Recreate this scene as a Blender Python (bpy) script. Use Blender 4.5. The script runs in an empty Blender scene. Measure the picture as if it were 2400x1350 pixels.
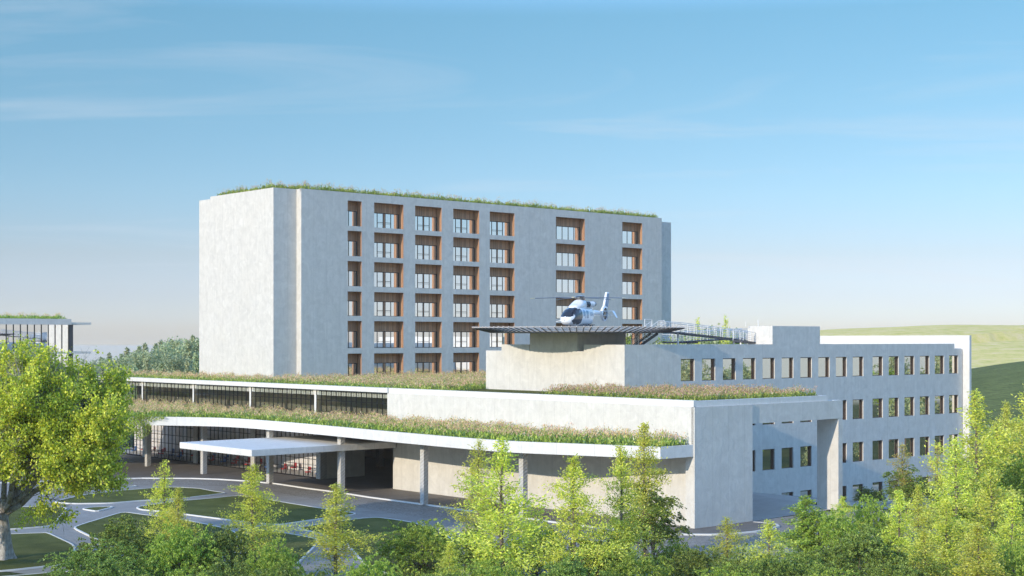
import bpy, math, random
import numpy as np
from math import sin, cos, pi, radians, sqrt, atan2
sc = bpy.context.scene
COL = sc.collection
# ------------------------------------------------------------------ camera, sky, sun
H = 18.0
F = 3382.76/2400
E1 = np.array([0.74822, 0.66345]); E2 = np.array([-0.66345, 0.74822])   # building axes u, v
TH = atan2(E1[1], E1[0])
cam = bpy.data.cameras.new('camera'); cam_o = bpy.data.objects.new('camera', cam); COL.objects.link(cam_o)
cam_o.location = (0, 0, H); cam_o.rotation_euler = (pi/2, 0, 0)
cam.sensor_width = 36; cam.lens = 36*F; cam.shift_y = (796.76-675)/2400
cam.clip_start = 1; cam.clip_end = 12000
sc.camera = cam_o
SUN_EL, SUN_A = radians(17.2), radians(6.3)
sd = -(cos(SUN_A)*E1 + sin(SUN_A)*E2)
SUN = np.array([sd[0]*cos(SUN_EL), sd[1]*cos(SUN_EL), sin(SUN_EL)])      # towards the sun
SUN_AZ = atan2(sd[0], sd[1])
w = bpy.data.worlds.new('World'); sc.world = w; w.use_nodes = True
nt = w.node_tree; N = nt.nodes; LK = nt.links; N.clear()
def nd(t, **k):
    n = N.new(t)
    for a, b in k.items(): setattr(n, a, b)
    return n
sky = nd('ShaderNodeTexSky', sky_type='NISHITA', sun_disc=False)
sky.sun_elevation = SUN_EL; sky.sun_rotation = SUN_AZ
sky.air_density = 1.0; sky.dust_density = 0.3; sky.ozone_density = 2.0; sky.altitude = 100
tc = nd('ShaderNodeTexCoord')
sep = nd('ShaderNodeSeparateXYZ'); LK.new(tc.outputs['Generated'], sep.inputs[0])
def mth(op, a, b=None, c=None, clamp=False):
    m = nd('ShaderNodeMath', operation=op, use_clamp=clamp)
    for i, x in enumerate((a, b, c)):
        if x is None: continue
        if isinstance(x, (int, float)): m.inputs[i].default_value = x
        else: LK.new(x, m.inputs[i])
    return m.outputs[0]
z2 = mth('MULTIPLY', sep.outputs[2], 2.4)
z3 = mth('MAXIMUM', z2, 0.02)
cmb = nd('ShaderNodeCombineXYZ')
LK.new(sep.outputs[0], cmb.inputs[0]); LK.new(sep.outputs[1], cmb.inputs[1]); LK.new(z3, cmb.inputs[2])
nrm = nd('ShaderNodeVectorMath', operation='NORMALIZE'); LK.new(cmb.outputs[0], nrm.inputs[0])
LK.new(nrm.outputs[0], sky.inputs[0])
hs = nd('ShaderNodeHueSaturation'); hs.inputs['Saturation'].default_value = 1.0; hs.inputs['Value'].default_value = 1.9
LK.new(sky.outputs[0], hs.inputs['Color'])
tint = nd('ShaderNodeMix', data_type='RGBA', blend_type='MULTIPLY'); tint.inputs[0].default_value = 1.0
LK.new(hs.outputs[0], tint.inputs[6]); tint.inputs[7].default_value = (0.95, 1.12, 1.2, 1)
# thin cirrus: noise on a high flat layer (direction divided by its height)
inv = mth('DIVIDE', 1.0, mth('ADD', mth('MAXIMUM', sep.outputs[2], 0.0), 0.09))
px = mth('MULTIPLY', sep.outputs[0], inv); py = mth('MULTIPLY', sep.outputs[1], inv)
cv = nd('ShaderNodeCombineXYZ'); LK.new(px, cv.inputs[0]); LK.new(py, cv.inputs[1])
n1 = nd('ShaderNodeTexNoise'); n1.inputs['Scale'].default_value = 0.75; n1.inputs['Detail'].default_value = 9; n1.inputs['Roughness'].default_value = 0.58
n1.inputs['Distortion'].default_value = 1.1
mp = nd('ShaderNodeMapping'); mp.inputs['Location'].default_value = (1.7, 4.2, 0); mp.inputs['Rotation'].default_value = (0, 0, 0.5); mp.inputs['Scale'].default_value = (0.6, 1.3, 1)
LK.new(cv.outputs[0], mp.inputs[0]); LK.new(mp.outputs[0], n1.inputs['Vector'])
cr = nd('ShaderNodeValToRGB'); cr.color_ramp.elements[0].position = 0.52; cr.color_ramp.elements[1].position = 0.80
LK.new(n1.outputs['Fac'], cr.inputs[0])
cf = mth('MULTIPLY', cr.outputs[0], 0.45)
low = mth('SUBTRACT', 1.0, mth('MULTIPLY', mth('ABSOLUTE', sep.outputs[2]), 6.5), clamp=True)   # pale air near the horizon
low2 = mth('MULTIPLY', mth('POWER', low, 3.0), 0.75)
mixh = nd('ShaderNodeMix', data_type='RGBA'); LK.new(low2, mixh.inputs[0]); LK.new(tint.outputs[2], mixh.inputs[6]); mixh.inputs[7].default_value = (6.9, 6.9, 6.6, 1)
# sky colour by height: low part dimmed, unseen band above brightened to fill shade
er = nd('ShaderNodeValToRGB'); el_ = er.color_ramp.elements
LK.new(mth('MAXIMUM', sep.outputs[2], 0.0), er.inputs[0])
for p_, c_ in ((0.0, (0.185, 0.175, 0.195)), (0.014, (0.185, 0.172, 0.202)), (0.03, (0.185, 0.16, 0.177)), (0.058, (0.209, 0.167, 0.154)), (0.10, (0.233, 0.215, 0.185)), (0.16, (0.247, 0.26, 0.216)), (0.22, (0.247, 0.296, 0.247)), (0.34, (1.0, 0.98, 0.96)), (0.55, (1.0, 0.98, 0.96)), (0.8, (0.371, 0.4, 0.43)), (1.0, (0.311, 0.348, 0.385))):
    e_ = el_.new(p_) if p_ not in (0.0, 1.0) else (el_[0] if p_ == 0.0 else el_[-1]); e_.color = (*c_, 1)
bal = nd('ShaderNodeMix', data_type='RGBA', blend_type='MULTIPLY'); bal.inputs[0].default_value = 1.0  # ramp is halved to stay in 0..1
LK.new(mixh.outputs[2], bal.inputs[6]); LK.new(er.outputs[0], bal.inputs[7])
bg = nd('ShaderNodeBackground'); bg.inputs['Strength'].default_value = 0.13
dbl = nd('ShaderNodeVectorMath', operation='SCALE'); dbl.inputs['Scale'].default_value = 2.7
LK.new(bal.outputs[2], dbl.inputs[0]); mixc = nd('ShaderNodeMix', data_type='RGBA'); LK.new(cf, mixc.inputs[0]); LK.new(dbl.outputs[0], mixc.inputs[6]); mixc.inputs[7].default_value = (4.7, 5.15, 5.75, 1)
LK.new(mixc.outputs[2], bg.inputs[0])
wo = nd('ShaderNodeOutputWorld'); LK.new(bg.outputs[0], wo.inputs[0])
sl = bpy.data.lights.new('sun', 'SUN'); sl.energy = 3.05; sl.angle = radians(0.5); sl.color = (1.0, 0.88, 0.69)
so = bpy.data.objects.new('sun', sl); COL.objects.link(so); so.location = (-60, -60, 80)
so.rotation_euler = (pi/2-SUN_EL, 0, atan2(SUN[1], SUN[0])+pi/2)
sc.view_settings.view_transform = 'Standard'; sc.view_settings.look = 'None'
sc.view_settings.exposure = 0.27; sc.view_settings.gamma = 1.0
sc.render.engine = 'CYCLES'
sc.cycles.max_bounces = 7; sc.cycles.diffuse_bounces = 3; sc.cycles.glossy_bounces = 3; sc.cycles.transmission_bounces = 4
sc.cycles.transparent_max_bounces = 10; sc.cycles.volume_bounces = 0
sc.cycles.use_denoising = True; sc.cycles.caustics_reflective = False; sc.cycles.caustics_refractive = False
HAZE = 0.00010
rnd = random.Random(7); RG = np.random.default_rng(11)

# ------------------------------------------------------------------ helpers
def uvz(u, v, z=0.0): return (u*E1[0]+v*E2[0], u*E1[1]+v*E2[1], z)
def XYuv(X, Y): return (X*E1[0]+Y*E1[1], X*E2[0]+Y*E2[1])
def GP(px_, py_, z=0.0):
    """where a sight line of the survey meets the level z (world metres)"""
    D = (H-z)*F*2400/(py_-796.76); return ((px_-1200)/(F*2400)*D, D)
def GD(px_, D): return ((px_-1200)/(F*2400)*D, D)
def tag(o, label=None, cat=None, group=None, kind=None):
    if label: o['label'] = label
    if cat: o['category'] = cat
    if group: o['group'] = group
    if kind: o['kind'] = kind
    return o
def thing(name, loc, rz, label, cat, group=None):
    o = bpy.data.objects.new(name, None); o.empty_display_size = 0.5; COL.objects.link(o)
    o.location = loc; o.rotation_euler = (0, 0, rz); tag(o, label, cat, group); return o
class MB:
    """collects faces in building coordinates (u, v, z) or world ones"""
    def __init__(s, frame=None): s.v = []; s.f = []; s.m = []; s.o = frame or (0, 0, 0)
    def add(s, vs, fs, mi=0):
        b = len(s.v); s.v += [tuple(p) for p in vs]; s.f += [tuple(i+b for i in q) for q in fs]; s.m += [mi]*len(fs)
    def quad(s, a, b, c, d, mi=0): s.add([a, b, c, d], [(0, 1, 2, 3)], mi)
    def box(s, u0, u1, v0, v1, z0, z1, mi=0, skip=''):
        p = [(u0, v0, z0), (u1, v0, z0), (u1, v1, z0), (u0, v1, z0), (u0, v0, z1), (u1, v0, z1), (u1, v1, z1), (u0, v1, z1)]
        q = {'b': (0, 3, 2, 1), 't': (4, 5, 6, 7), 'R': (0, 1, 5, 4), 'r': (1, 2, 6, 5), 'k': (2, 3, 7, 6), 'L': (3, 0, 4, 7)}
        s.add(p, [q[k] for k in q if k not in skip], mi)
    def tube(s, a, b, r, n=6, r2=None, mi=0):
        a = np.array(a, float); b = np.array(b, float); d = b-a; L = np.linalg.norm(d)
        if L < 1e-6: return
        d /= L; t = np.array([0, 0, 1.]) if abs(d[2]) < .9 else np.array([1., 0, 0])
        x = np.cross(d, t); x /= np.linalg.norm(x); y = np.cross(d, x); r2 = r if r2 is None else r2
        vs = [a+r*(cos(2*pi*i/n)*x+sin(2*pi*i/n)*y) for i in range(n)]+[b+r2*(cos(2*pi*i/n)*x+sin(2*pi*i/n)*y) for i in range(n)]
        fs = [(i, (i+1) % n, n+(i+1) % n, n+i) for i in range(n)]+[tuple(range(n))[::-1], tuple(range(n, 2*n))]
        s.add(vs, fs, mi)
    def build(s, name, mats, parent=None, smooth=False, bev=0):
        me = bpy.data.meshes.new(name); o = s.o
        me.from_pydata([(p[0]-o[0], p[1]-o[1], p[2]-o[2]) for p in s.v], [], s.f)
        for m in (mats if isinstance(mats, (list, tuple)) else [mats]): me.materials.append(m)
        me.polygons.foreach_set('material_index', s.m)
        if smooth: me.polygons.foreach_set('use_smooth', [True]*len(s.f))
        me.update()
        ob = bpy.data.objects.new(name, me); COL.objects.link(ob)
        if parent: ob.parent = parent
        if bev:
            m = ob.modifiers.new('bevel', 'BEVEL'); m.width = bev; m.segments = 1; m.limit_method = 'ANGLE'
        return ob
def wall_v(mb, u0, u1, z0, z1, v, ops, depth, mi=0, rmi=None):
    """wall in the plane v seen from the -v side, with openings (ua, ub, za, zb) and their reveals"""
    us = sorted({u0, u1, *[a for o in ops for a in o[:2]]}); zs = sorted({z0, z1, *[a for o in ops for a in o[2:4]]})
    us = [a for a in us if u0 <= a <= u1]; zs = [a for a in zs if z0 <= a <= z1]
    for i in range(len(us)-1):
        for j in range(len(zs)-1):
            cu, cz = (us[i]+us[i+1])/2, (zs[j]+zs[j+1])/2
            if any(o[0] < cu < o[1] and o[2] < cz < o[3] for o in ops): continue
            mb.quad((us[i], v, zs[j]), (us[i+1], v, zs[j]), (us[i+1], v, zs[j+1]), (us[i], v, zs[j+1]), mi)
    if depth:
        r = mi if rmi is None else rmi
        for a, b, c, d in ops:
            w_ = v+depth
            mb.quad((a, v, c), (b, v, c), (b, w_, c), (a, w_, c), r); mb.quad((a, v, d), (a, w_, d), (b, w_, d), (b, v, d), r)
            mb.quad((a, v, c), (a, w_, c), (a, w_, d), (a, v, d), r); mb.quad((b, v, c), (b, v, d), (b, w_, d), (b, w_, c), r)

# ------------------------------------------------------------------ materials
def mat(name):
    m = bpy.data.materials.new(name); m.use_nodes = True; t = m.node_tree; t.nodes.clear()
    out = t.nodes.new('ShaderNodeOutputMaterial'); return m, t, out
def mnode(t, ty, ins=None, **k):
    n = t.nodes.new(ty)
    for a, b in k.items(): setattr(n, a, b)
    for a, b in (ins or {}).items():
        if isinstance(b, bpy.types.NodeSocket): t.links.new(b, n.inputs[a])
        else: n.inputs[a].default_value = b
    return n
def plain(name, col, rough=0.6, metal=0.0, spec=0.5, coat=0.0):
    m, t, out = mat(name)
    b = mnode(t, 'ShaderNodeBsdfPrincipled', {'Base Color': (*col, 1), 'Roughness': rough, 'Metallic': metal, 'Specular IOR Level': spec, 'Coat Weight': coat})
    t.links.new(b.outputs[0], out.inputs[0]); return m
def noise(t, vec, scale, det=4, rough=0.5, dist=0.0):
    return mnode(t, 'ShaderNodeTexNoise', {'Vector': vec, 'Scale': scale, 'Detail': det, 'Roughness': rough, 'Distortion': dist}).outputs['Fac']
def ramp(t, fac, stops):
    r = mnode(t, 'ShaderNodeValToRGB', {'Fac': fac}); e = r.color_ramp.elements
    while len(e) < len(stops): e.new(0.5)
    for i, (p, c) in enumerate(stops): e[i].position = p; e[i].color = (*c, 1) if len(c) == 3 else c
    return r.outputs[0]
def mixc_(t, fac, a, b, mode='MIX'):
    n = mnode(t, 'ShaderNodeMix', data_type='RGBA', blend_type=mode)
    for i, x in ((0, fac), (6, a), (7, b)):
        if isinstance(x, bpy.types.NodeSocket): t.links.new(x, n.inputs[i])
        elif isinstance(x, tuple): n.inputs[i].default_value = (*x, 1)
        else: n.inputs[i].default_value = x
    return n.outputs[2]
def concrete(name, col, boards=None, bump=0.6, stain=1.0):
    m, t, out = mat(name)
    tcn = mnode(t, 'ShaderNodeTexCoord').outputs['Object']
    st = mnode(t, 'ShaderNodeMapping', {'Vector': tcn, 'Scale': (1.0, 1.0, 0.14)}).outputs[0]
    big = noise(t, tcn, 0.22, 4, 0.6); mid = noise(t, tcn, 0.9, 6, 0.65, 0.8); streak = noise(t, st, 2.2, 5, 0.65); fine = noise(t, tcn, 7.0, 6, 0.7)
    c = mixc_(t, ramp(t, mid, [(0.32, (0, 0, 0)), (0.72, (1, 1, 1))]), tuple(x*(1-0.19*stain) for x in col), tuple(min(1, x*1.07) for x in col))
    c = mixc_(t, ramp(t, streak, [(0.46, (0, 0, 0)), (0.76, (0.6*stain,)*3)]), c, tuple(x*0.72 for x in col))
    c = mixc_(t, ramp(t, big, [(0.42, (0, 0, 0)), (0.7, (0.45*stain,)*3)]), c, (col[0]*0.93, col[1]*0.91, col[2]*0.88))
    c = mixc_(t, ramp(t, fine, [(0.60, (0, 0, 0)), (0.78, (0.35,)*3)]), c, tuple(x*0.78 for x in col))
    # formwork panels, 2.4 x 1.35 m, with thin joints
    sx = mnode(t, 'ShaderNodeSeparateXYZ', {'Vector': tcn})
    def M(op, a, b=0.0):
        n = mnode(t, 'ShaderNodeMath', operation=op)
        for i, x in enumerate((a, b)):
            if isinstance(x, bpy.types.NodeSocket): t.links.new(x, n.inputs[i])
            else: n.inputs[i].default_value = x
        return n.outputs[0]
    hsum = M('ADD', sx.outputs[0], sx.outputs[1])
    ju = M('LESS_THAN', M('FRACT', M('MULTIPLY', hsum, 1/2.4)), 0.014)
    cell = mnode(t, 'ShaderNodeTexWhiteNoise', noise_dimensions='2D')
    cc = mnode(t, 'ShaderNodeCombineXYZ', {0: M('FLOOR', M('MULTIPLY', hsum, 1/2.4)), 1: M('FLOOR', M('MULTIPLY', sx.outputs[2], 1/4.5))})
    t.links.new(cc.outputs[0], cell.inputs['Vector'])
    c = mixc_(t, M('MULTIPLY', cell.outputs['Value'], 0.09*stain), c, tuple(x*0.6 for x in col))
    jn = M('MULTIPLY', ju, 0.4)
    c = mixc_(t, jn, c, tuple(x*0.5 for x in col))
    bh = M('ADD', M('MULTIPLY', mid, 1.0), M('MULTIPLY', fine, 0.22))
    if boards:
        wv = mnode(t, 'ShaderNodeTexWave', {'Vector': mnode(t, 'ShaderNodeMapping', {'Vector': tcn, 'Rotation': (radians(28), radians(28), 0)}).outputs[0], 'Scale': boards, 'Distortion': 0.3, 'Detail': 1}, wave_type='BANDS', bands_direction='Z')
        line = ramp(t, wv.outputs['Fac'], [(0.0, (1, 1, 1)), (0.22, (0, 0, 0))])
        c = mixc_(t, M('MULTIPLY', line, 0.32), c, tuple(x*0.35 for x in col))
        bh = M('ADD', bh, M('MULTIPLY', wv.outputs['Fac'], 0.6))
    bmp = mnode(t, 'ShaderNodeBump', {'Height': bh, 'Strength': bump, 'Distance': 0.07})
    b = mnode(t, 'ShaderNodeBsdfPrincipled', {'Base Color': c, 'Roughness': 0.8, 'Specular IOR Level': 0.25, 'Normal': bmp.outputs[0]})
    t.links.new(b.outputs[0], out.inputs[0]); return m
M_CONC = concrete('concrete', (0.70, 0.67, 0.62), stain=0.7)
M_TOWER = concrete('tower_concrete', (0.665, 0.635, 0.59), stain=0.8)
M_BOARD = concrete('board_marked_concrete', (0.60, 0.58, 0.55), boards=1.1)
M_PALE = concrete('pale_concrete', (0.74, 0.72, 0.685), stain=0.5, bump=0.25)
def wood():
    m, t, out = mat('timber_cladding')
    tcn = mnode(t, 'ShaderNodeTexCoord').outputs['Object']; s = mnode(t, 'ShaderNodeSeparateXYZ', {'Vector': tcn})
    def M(op, a, b=0.0):
        n = mnode(t, 'ShaderNodeMath', operation=op)
        for i, x in enumerate((a, b)):
            if isinstance(x, bpy.types.NodeSocket): t.links.new(x, n.inputs[i])
            else: n.inputs[i].default_value = x
        return n.outputs[0]
    q = M('MULTIPLY', M('ADD', s.outputs[0], s.outputs[1]), 1/0.17)
    wn = mnode(t, 'ShaderNodeTexWhiteNoise', noise_dimensions='1D'); t.links.new(M('FLOOR', q), wn.inputs['W'])
    c = ramp(t, wn.outputs['Value'], [(0, (0.32, 0.17, 0.10)), (0.4, (0.48, 0.26, 0.145)), (0.75, (0.62, 0.34, 0.19)), (1, (0.42, 0.24, 0.16))])
    g = noise(t, mnode(t, 'ShaderNodeMapping', {'Vector': tcn, 'Scale': (8, 8, 0.5)}).outputs[0], 2.0, 5, 0.6)
    c = mixc_(t, ramp(t, g, [(0.4, (0, 0, 0)), (0.75, (0.5,)*3)]), c, (0.20, 0.10, 0.06))
    c = mixc_(t, M('LESS_THAN', M('FRACT', q), 0.07), c, (0.04, 0.02, 0.012))
    b = mnode(t, 'ShaderNodeBsdfPrincipled', {'Base Color': c, 'Roughness': 0.55}); t.links.new(b.outputs[0], out.inputs[0]); return m
M_WOOD = wood()
M_BLACK = plain('dark_window_metal', (0.018, 0.019, 0.022), 0.4, 0.3)
M_BROWN = plain('bronze_window_metal', (0.10, 0.062, 0.045), 0.45, 0.2)
M_STEEL = plain('pale_painted_steel', (0.82, 0.79, 0.75), 0.45, 0.2)
M_DSTEEL = plain('dark_steel', (0.08, 0.085, 0.10), 0.5, 0.4)
M_DECK = plain('deck_grey', (0.22, 0.22, 0.23), 0.8)
def mirror_glass(name, tintc, refl, base):
    m, t, out = mat(name)
    tcn = mnode(t, 'ShaderNodeTexCoord').outputs['Object']
    bmp = mnode(t, 'ShaderNodeBump', {'Height': noise(t, tcn, 0.35, 2), 'Strength': 0.05, 'Distance': 0.05})
    g = mnode(t, 'ShaderNodeBsdfGlossy', {'Color': (*tintc, 1), 'Roughness': 0.015, 'Normal': bmp.outputs[0]})
    d = mnode(t, 'ShaderNodeBsdfDiffuse', {'Color': (*base, 1)})
    x = mnode(t, 'ShaderNodeMixShader', {0: refl}); t.links.new(d.outputs[0], x.inputs[1]); t.links.new(g.outputs[0], x.inputs[2])
    t.links.new(x.outputs[0], out.inputs[0]); return m
M_TGLASS = mirror_glass('tower_window_glass', (1.0, 1.0, 1.0), 0.97, (0.05, 0.05, 0.06))
M_WGLASS = mirror_glass('wing_window_glass', (1.0, 0.92, 0.78), 0.8, (0.02, 0.024, 0.02))
def clear_glass(name, refl, tintc=(0.85, 0.9, 0.9)):
    m, t, out = mat(name)
    g = mnode(t, 'ShaderNodeBsdfGlossy', {'Color': (1, 1, 1, 1), 'Roughness': 0.01})
    d = mnode(t, 'ShaderNodeBsdfTransparent', {'Color': (*tintc, 1)})
    lw = mnode(t, 'ShaderNodeLayerWeight', {'Blend': refl})
    x = mnode(t, 'ShaderNodeMixShader', {0: lw.outputs['Fresnel']}); t.links.new(d.outputs[0], x.inputs[1]); t.links.new(g.outputs[0], x.inputs[2])
    t.links.new(x.outputs[0], out.inputs[0]); return m
M_CGLASS = clear_glass('clear_glass', 0.3, (0.96, 0.97, 0.97))
M_GGLASS = clear_glass('gallery_glass', 0.42, (0.8, 0.84, 0.82))

def leafmat(name, trans=0.32, rough=0.5):
    m, t, out = mat(name)
    a = mnode(t, 'ShaderNodeAttribute', attribute_name='col')
    oi = mnode(t, 'ShaderNodeObjectInfo')
    hsv = mnode(t, 'ShaderNodeHueSaturation', {'Color': a.outputs['Color'], 'Saturation': 1.0})
    mr = mnode(t, 'ShaderNodeMapRange', {'Value': oi.outputs['Random'], 'To Min': 0.488, 'To Max': 0.512}); t.links.new(mr.outputs[0], hsv.inputs['Hue'])
    mr2 = mnode(t, 'ShaderNodeMapRange', {'Value': oi.outputs['Random'], 'To Min': 0.85, 'To Max': 1.12}); t.links.new(mr2.outputs[0], hsv.inputs['Value'])
    b = mnode(t, 'ShaderNodeBsdfPrincipled', {'Base Color': hsv.outputs[0], 'Roughness': rough, 'Specular IOR Level': 0.3})
    tr = mnode(t, 'ShaderNodeBsdfTranslucent', {'Color': hsv.outputs[0]})
    x = mnode(t, 'ShaderNodeMixShader', {0: trans}); t.links.new(b.outputs[0], x.inputs[1]); t.links.new(tr.outputs[0], x.inputs[2])
    t.links.new(x.outputs[0], out.inputs[0]); return m
M_LEAF = leafmat('leaf'); M_GRASS = leafmat('meadow_plants', 0.35, 0.7)
def bark(name, c1, c2):
    m, t, out = mat(name); tcn = mnode(t, 'ShaderNodeTexCoord').outputs['Object']
    n = noise(t, mnode(t, 'ShaderNodeMapping', {'Vector': tcn, 'Scale': (4, 4, 1)}).outputs[0], 2.5, 6, 0.65)
    c = ramp(t, n, [(0.35, c1), (0.62, c2)])
    b = mnode(t, 'ShaderNodeBsdfPrincipled', {'Base Color': c, 'Roughness': 0.85, 'Normal': mnode(t, 'ShaderNodeBump', {'Height': n, 'Strength': 0.6, 'Distance': 0.05}).outputs[0]})
    t.links.new(b.outputs[0], out.inputs[0]); return m
M_BARK = bark('sapling_bark', (0.10, 0.075, 0.06), (0.24, 0.19, 0.15)); M_PBARK = bark('plane_bark', (0.22, 0.19, 0.16), (0.52, 0.50, 0.47))

def groundmat(name, stops, scale, scale2=6.0, bump=0.3, rough=0.9):
    m, t, out = mat(name); tcn = mnode(t, 'ShaderNodeTexCoord').outputs['Object']
    a = noise(t, tcn, scale, 6, 0.6); b2 = noise(t, tcn, scale2, 6, 0.7)
    mx = mnode(t, 'ShaderNodeMix', {0: 0.5, 2: a, 3: b2}, data_type='FLOAT')
    c = ramp(t, mx.outputs[0], stops)
    b = mnode(t, 'ShaderNodeBsdfPrincipled', {'Base Color': c, 'Roughness': rough, 'Specular IOR Level': 0.2, 'Normal': mnode(t, 'ShaderNodeBump', {'Height': b2, 'Strength': bump, 'Distance': 0.08}).outputs[0]})
    t.links.new(b.outputs[0], out.inputs[0]); return m
M_LAWN = groundmat('mown_lawn', [(0.35, (0.060, 0.072, 0.012)), (0.5, (0.105, 0.120, 0.022)), (0.66, (0.19, 0.185, 0.055))], 0.35, 9.0, 1.0)
M_EARTH = groundmat('woodland_floor', [(0.35, (0.03, 0.05, 0.015)), (0.65, (0.08, 0.11, 0.035))], 0.15, 3.0)
def paving(name, c1, c2, kind):
    m, t, out = mat(name); tcn = mnode(t, 'ShaderNodeTexCoord').outputs['Object']
    rot = mnode(t, 'ShaderNodeMapping', {'Vector': tcn, 'Rotation': (0, 0, -TH)}).outputs[0]
    if kind == 'cobble':
        vo = mnode(t, 'ShaderNodeTexVoronoi', {'Vector': rot, 'Scale': 3.2, 'Randomness': 0.55}, feature='F1')
        e = mnode(t, 'ShaderNodeTexVoronoi', {'Vector': rot, 'Scale': 3.2, 'Randomness': 0.55}, feature='DISTANCE_TO_EDGE')
        c = mixc_(t, vo.outputs['Color'], c1, c2); gap = ramp(t, e.outputs['Distance'], [(0.02, (1, 1, 1)), (0.07, (0, 0, 0))])
        c = mixc_(t, gap, c, tuple(x*0.35 for x in c1)); h = e.outputs['Distance']
    else:
        br = mnode(t, 'ShaderNodeTexBrick', {'Vector': rot, 'Color1': (*c1, 1), 'Color2': (*c2, 1), 'Mortar': (*[x*0.55 for x in c1], 1), 'Scale': 1.0, 'Mortar Size': 0.012, 'Brick Width': 1.8 if kind == 'plank' else 0.9, 'Row Height': 0.45})
        c = br.outputs['Color']; h = br.outputs['Fac']
    big = noise(t, tcn, 0.3, 5, 0.6); c = mixc_(t, ramp(t, big, [(0.4, (0, 0, 0)), (0.7, (0.45,)*3)]), c, tuple(x*0.7 for x in c1))
    b = mnode(t, 'ShaderNodeBsdfPrincipled', {'Base Color': c, 'Roughness': 0.75, 'Normal': mnode(t, 'ShaderNodeBump', {'Height': h, 'Strength': 0.4, 'Distance': 0.05}).outputs[0]})
    t.links.new(b.outputs[0], out.inputs[0]); return m
M_COBBLE = paving('cobbles', (0.27, 0.245, 0.22), (0.40, 0.37, 0.335), 'cobble')
M_PATH = paving('path_slabs', (0.31, 0.285, 0.26), (0.36, 0.335, 0.305), 'plank')
M_PROM = paving('promenade_slabs', (0.17, 0.15, 0.135), (0.20, 0.178, 0.16), 'plank')
M_KERB = plain('pale_kerb', (0.72, 0.70, 0.67), 0.7)
M_SLAB = paving('forecourt_slabs', (0.46, 0.45, 0.43), (0.52, 0.51, 0.49), 'plank')

# ------------------------------------------------------------------ terrain
def sstep(a, b, x): t = np.clip((x-a)/(b-a), 0, 1); return t*t*(3-2*t)
def terrain_z(X, Y):
    X = np.asarray(X, float); Y = np.asarray(Y, float)
    u = X*E1[0]+Y*E1[1]; v = X*E2[0]+Y*E2[1]
    z = -0.125*np.clip(u-131, 0, 30)*(v < 400)
    # falls away beyond the campus on the left, valley
    z = z - 3*sstep(330, 620, Y)*(1-sstep(-150, 60, X+0*Y))
    # wooded rise behind the tower
    z = z + 15*np.exp(-(((X+20)/95)**2+((Y-560)/150)**2))
    # dark hill at the right edge
    z = z + 17*np.exp(-(((X-160)/60)**2+((Y-400)/95)**2))
    # long pale hill behind the right wing
    z = z + (26.5+3*sstep(250, 500, X))*sstep(-60, 260, X)*sstep(480, 860, Y)*(1-0.5*sstep(900, 1600, Y))
    z = z + 0.5*np.sin(X*0.05+1)*np.cos(Y*0.037)*sstep(260, 400, Y)
    return z
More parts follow.
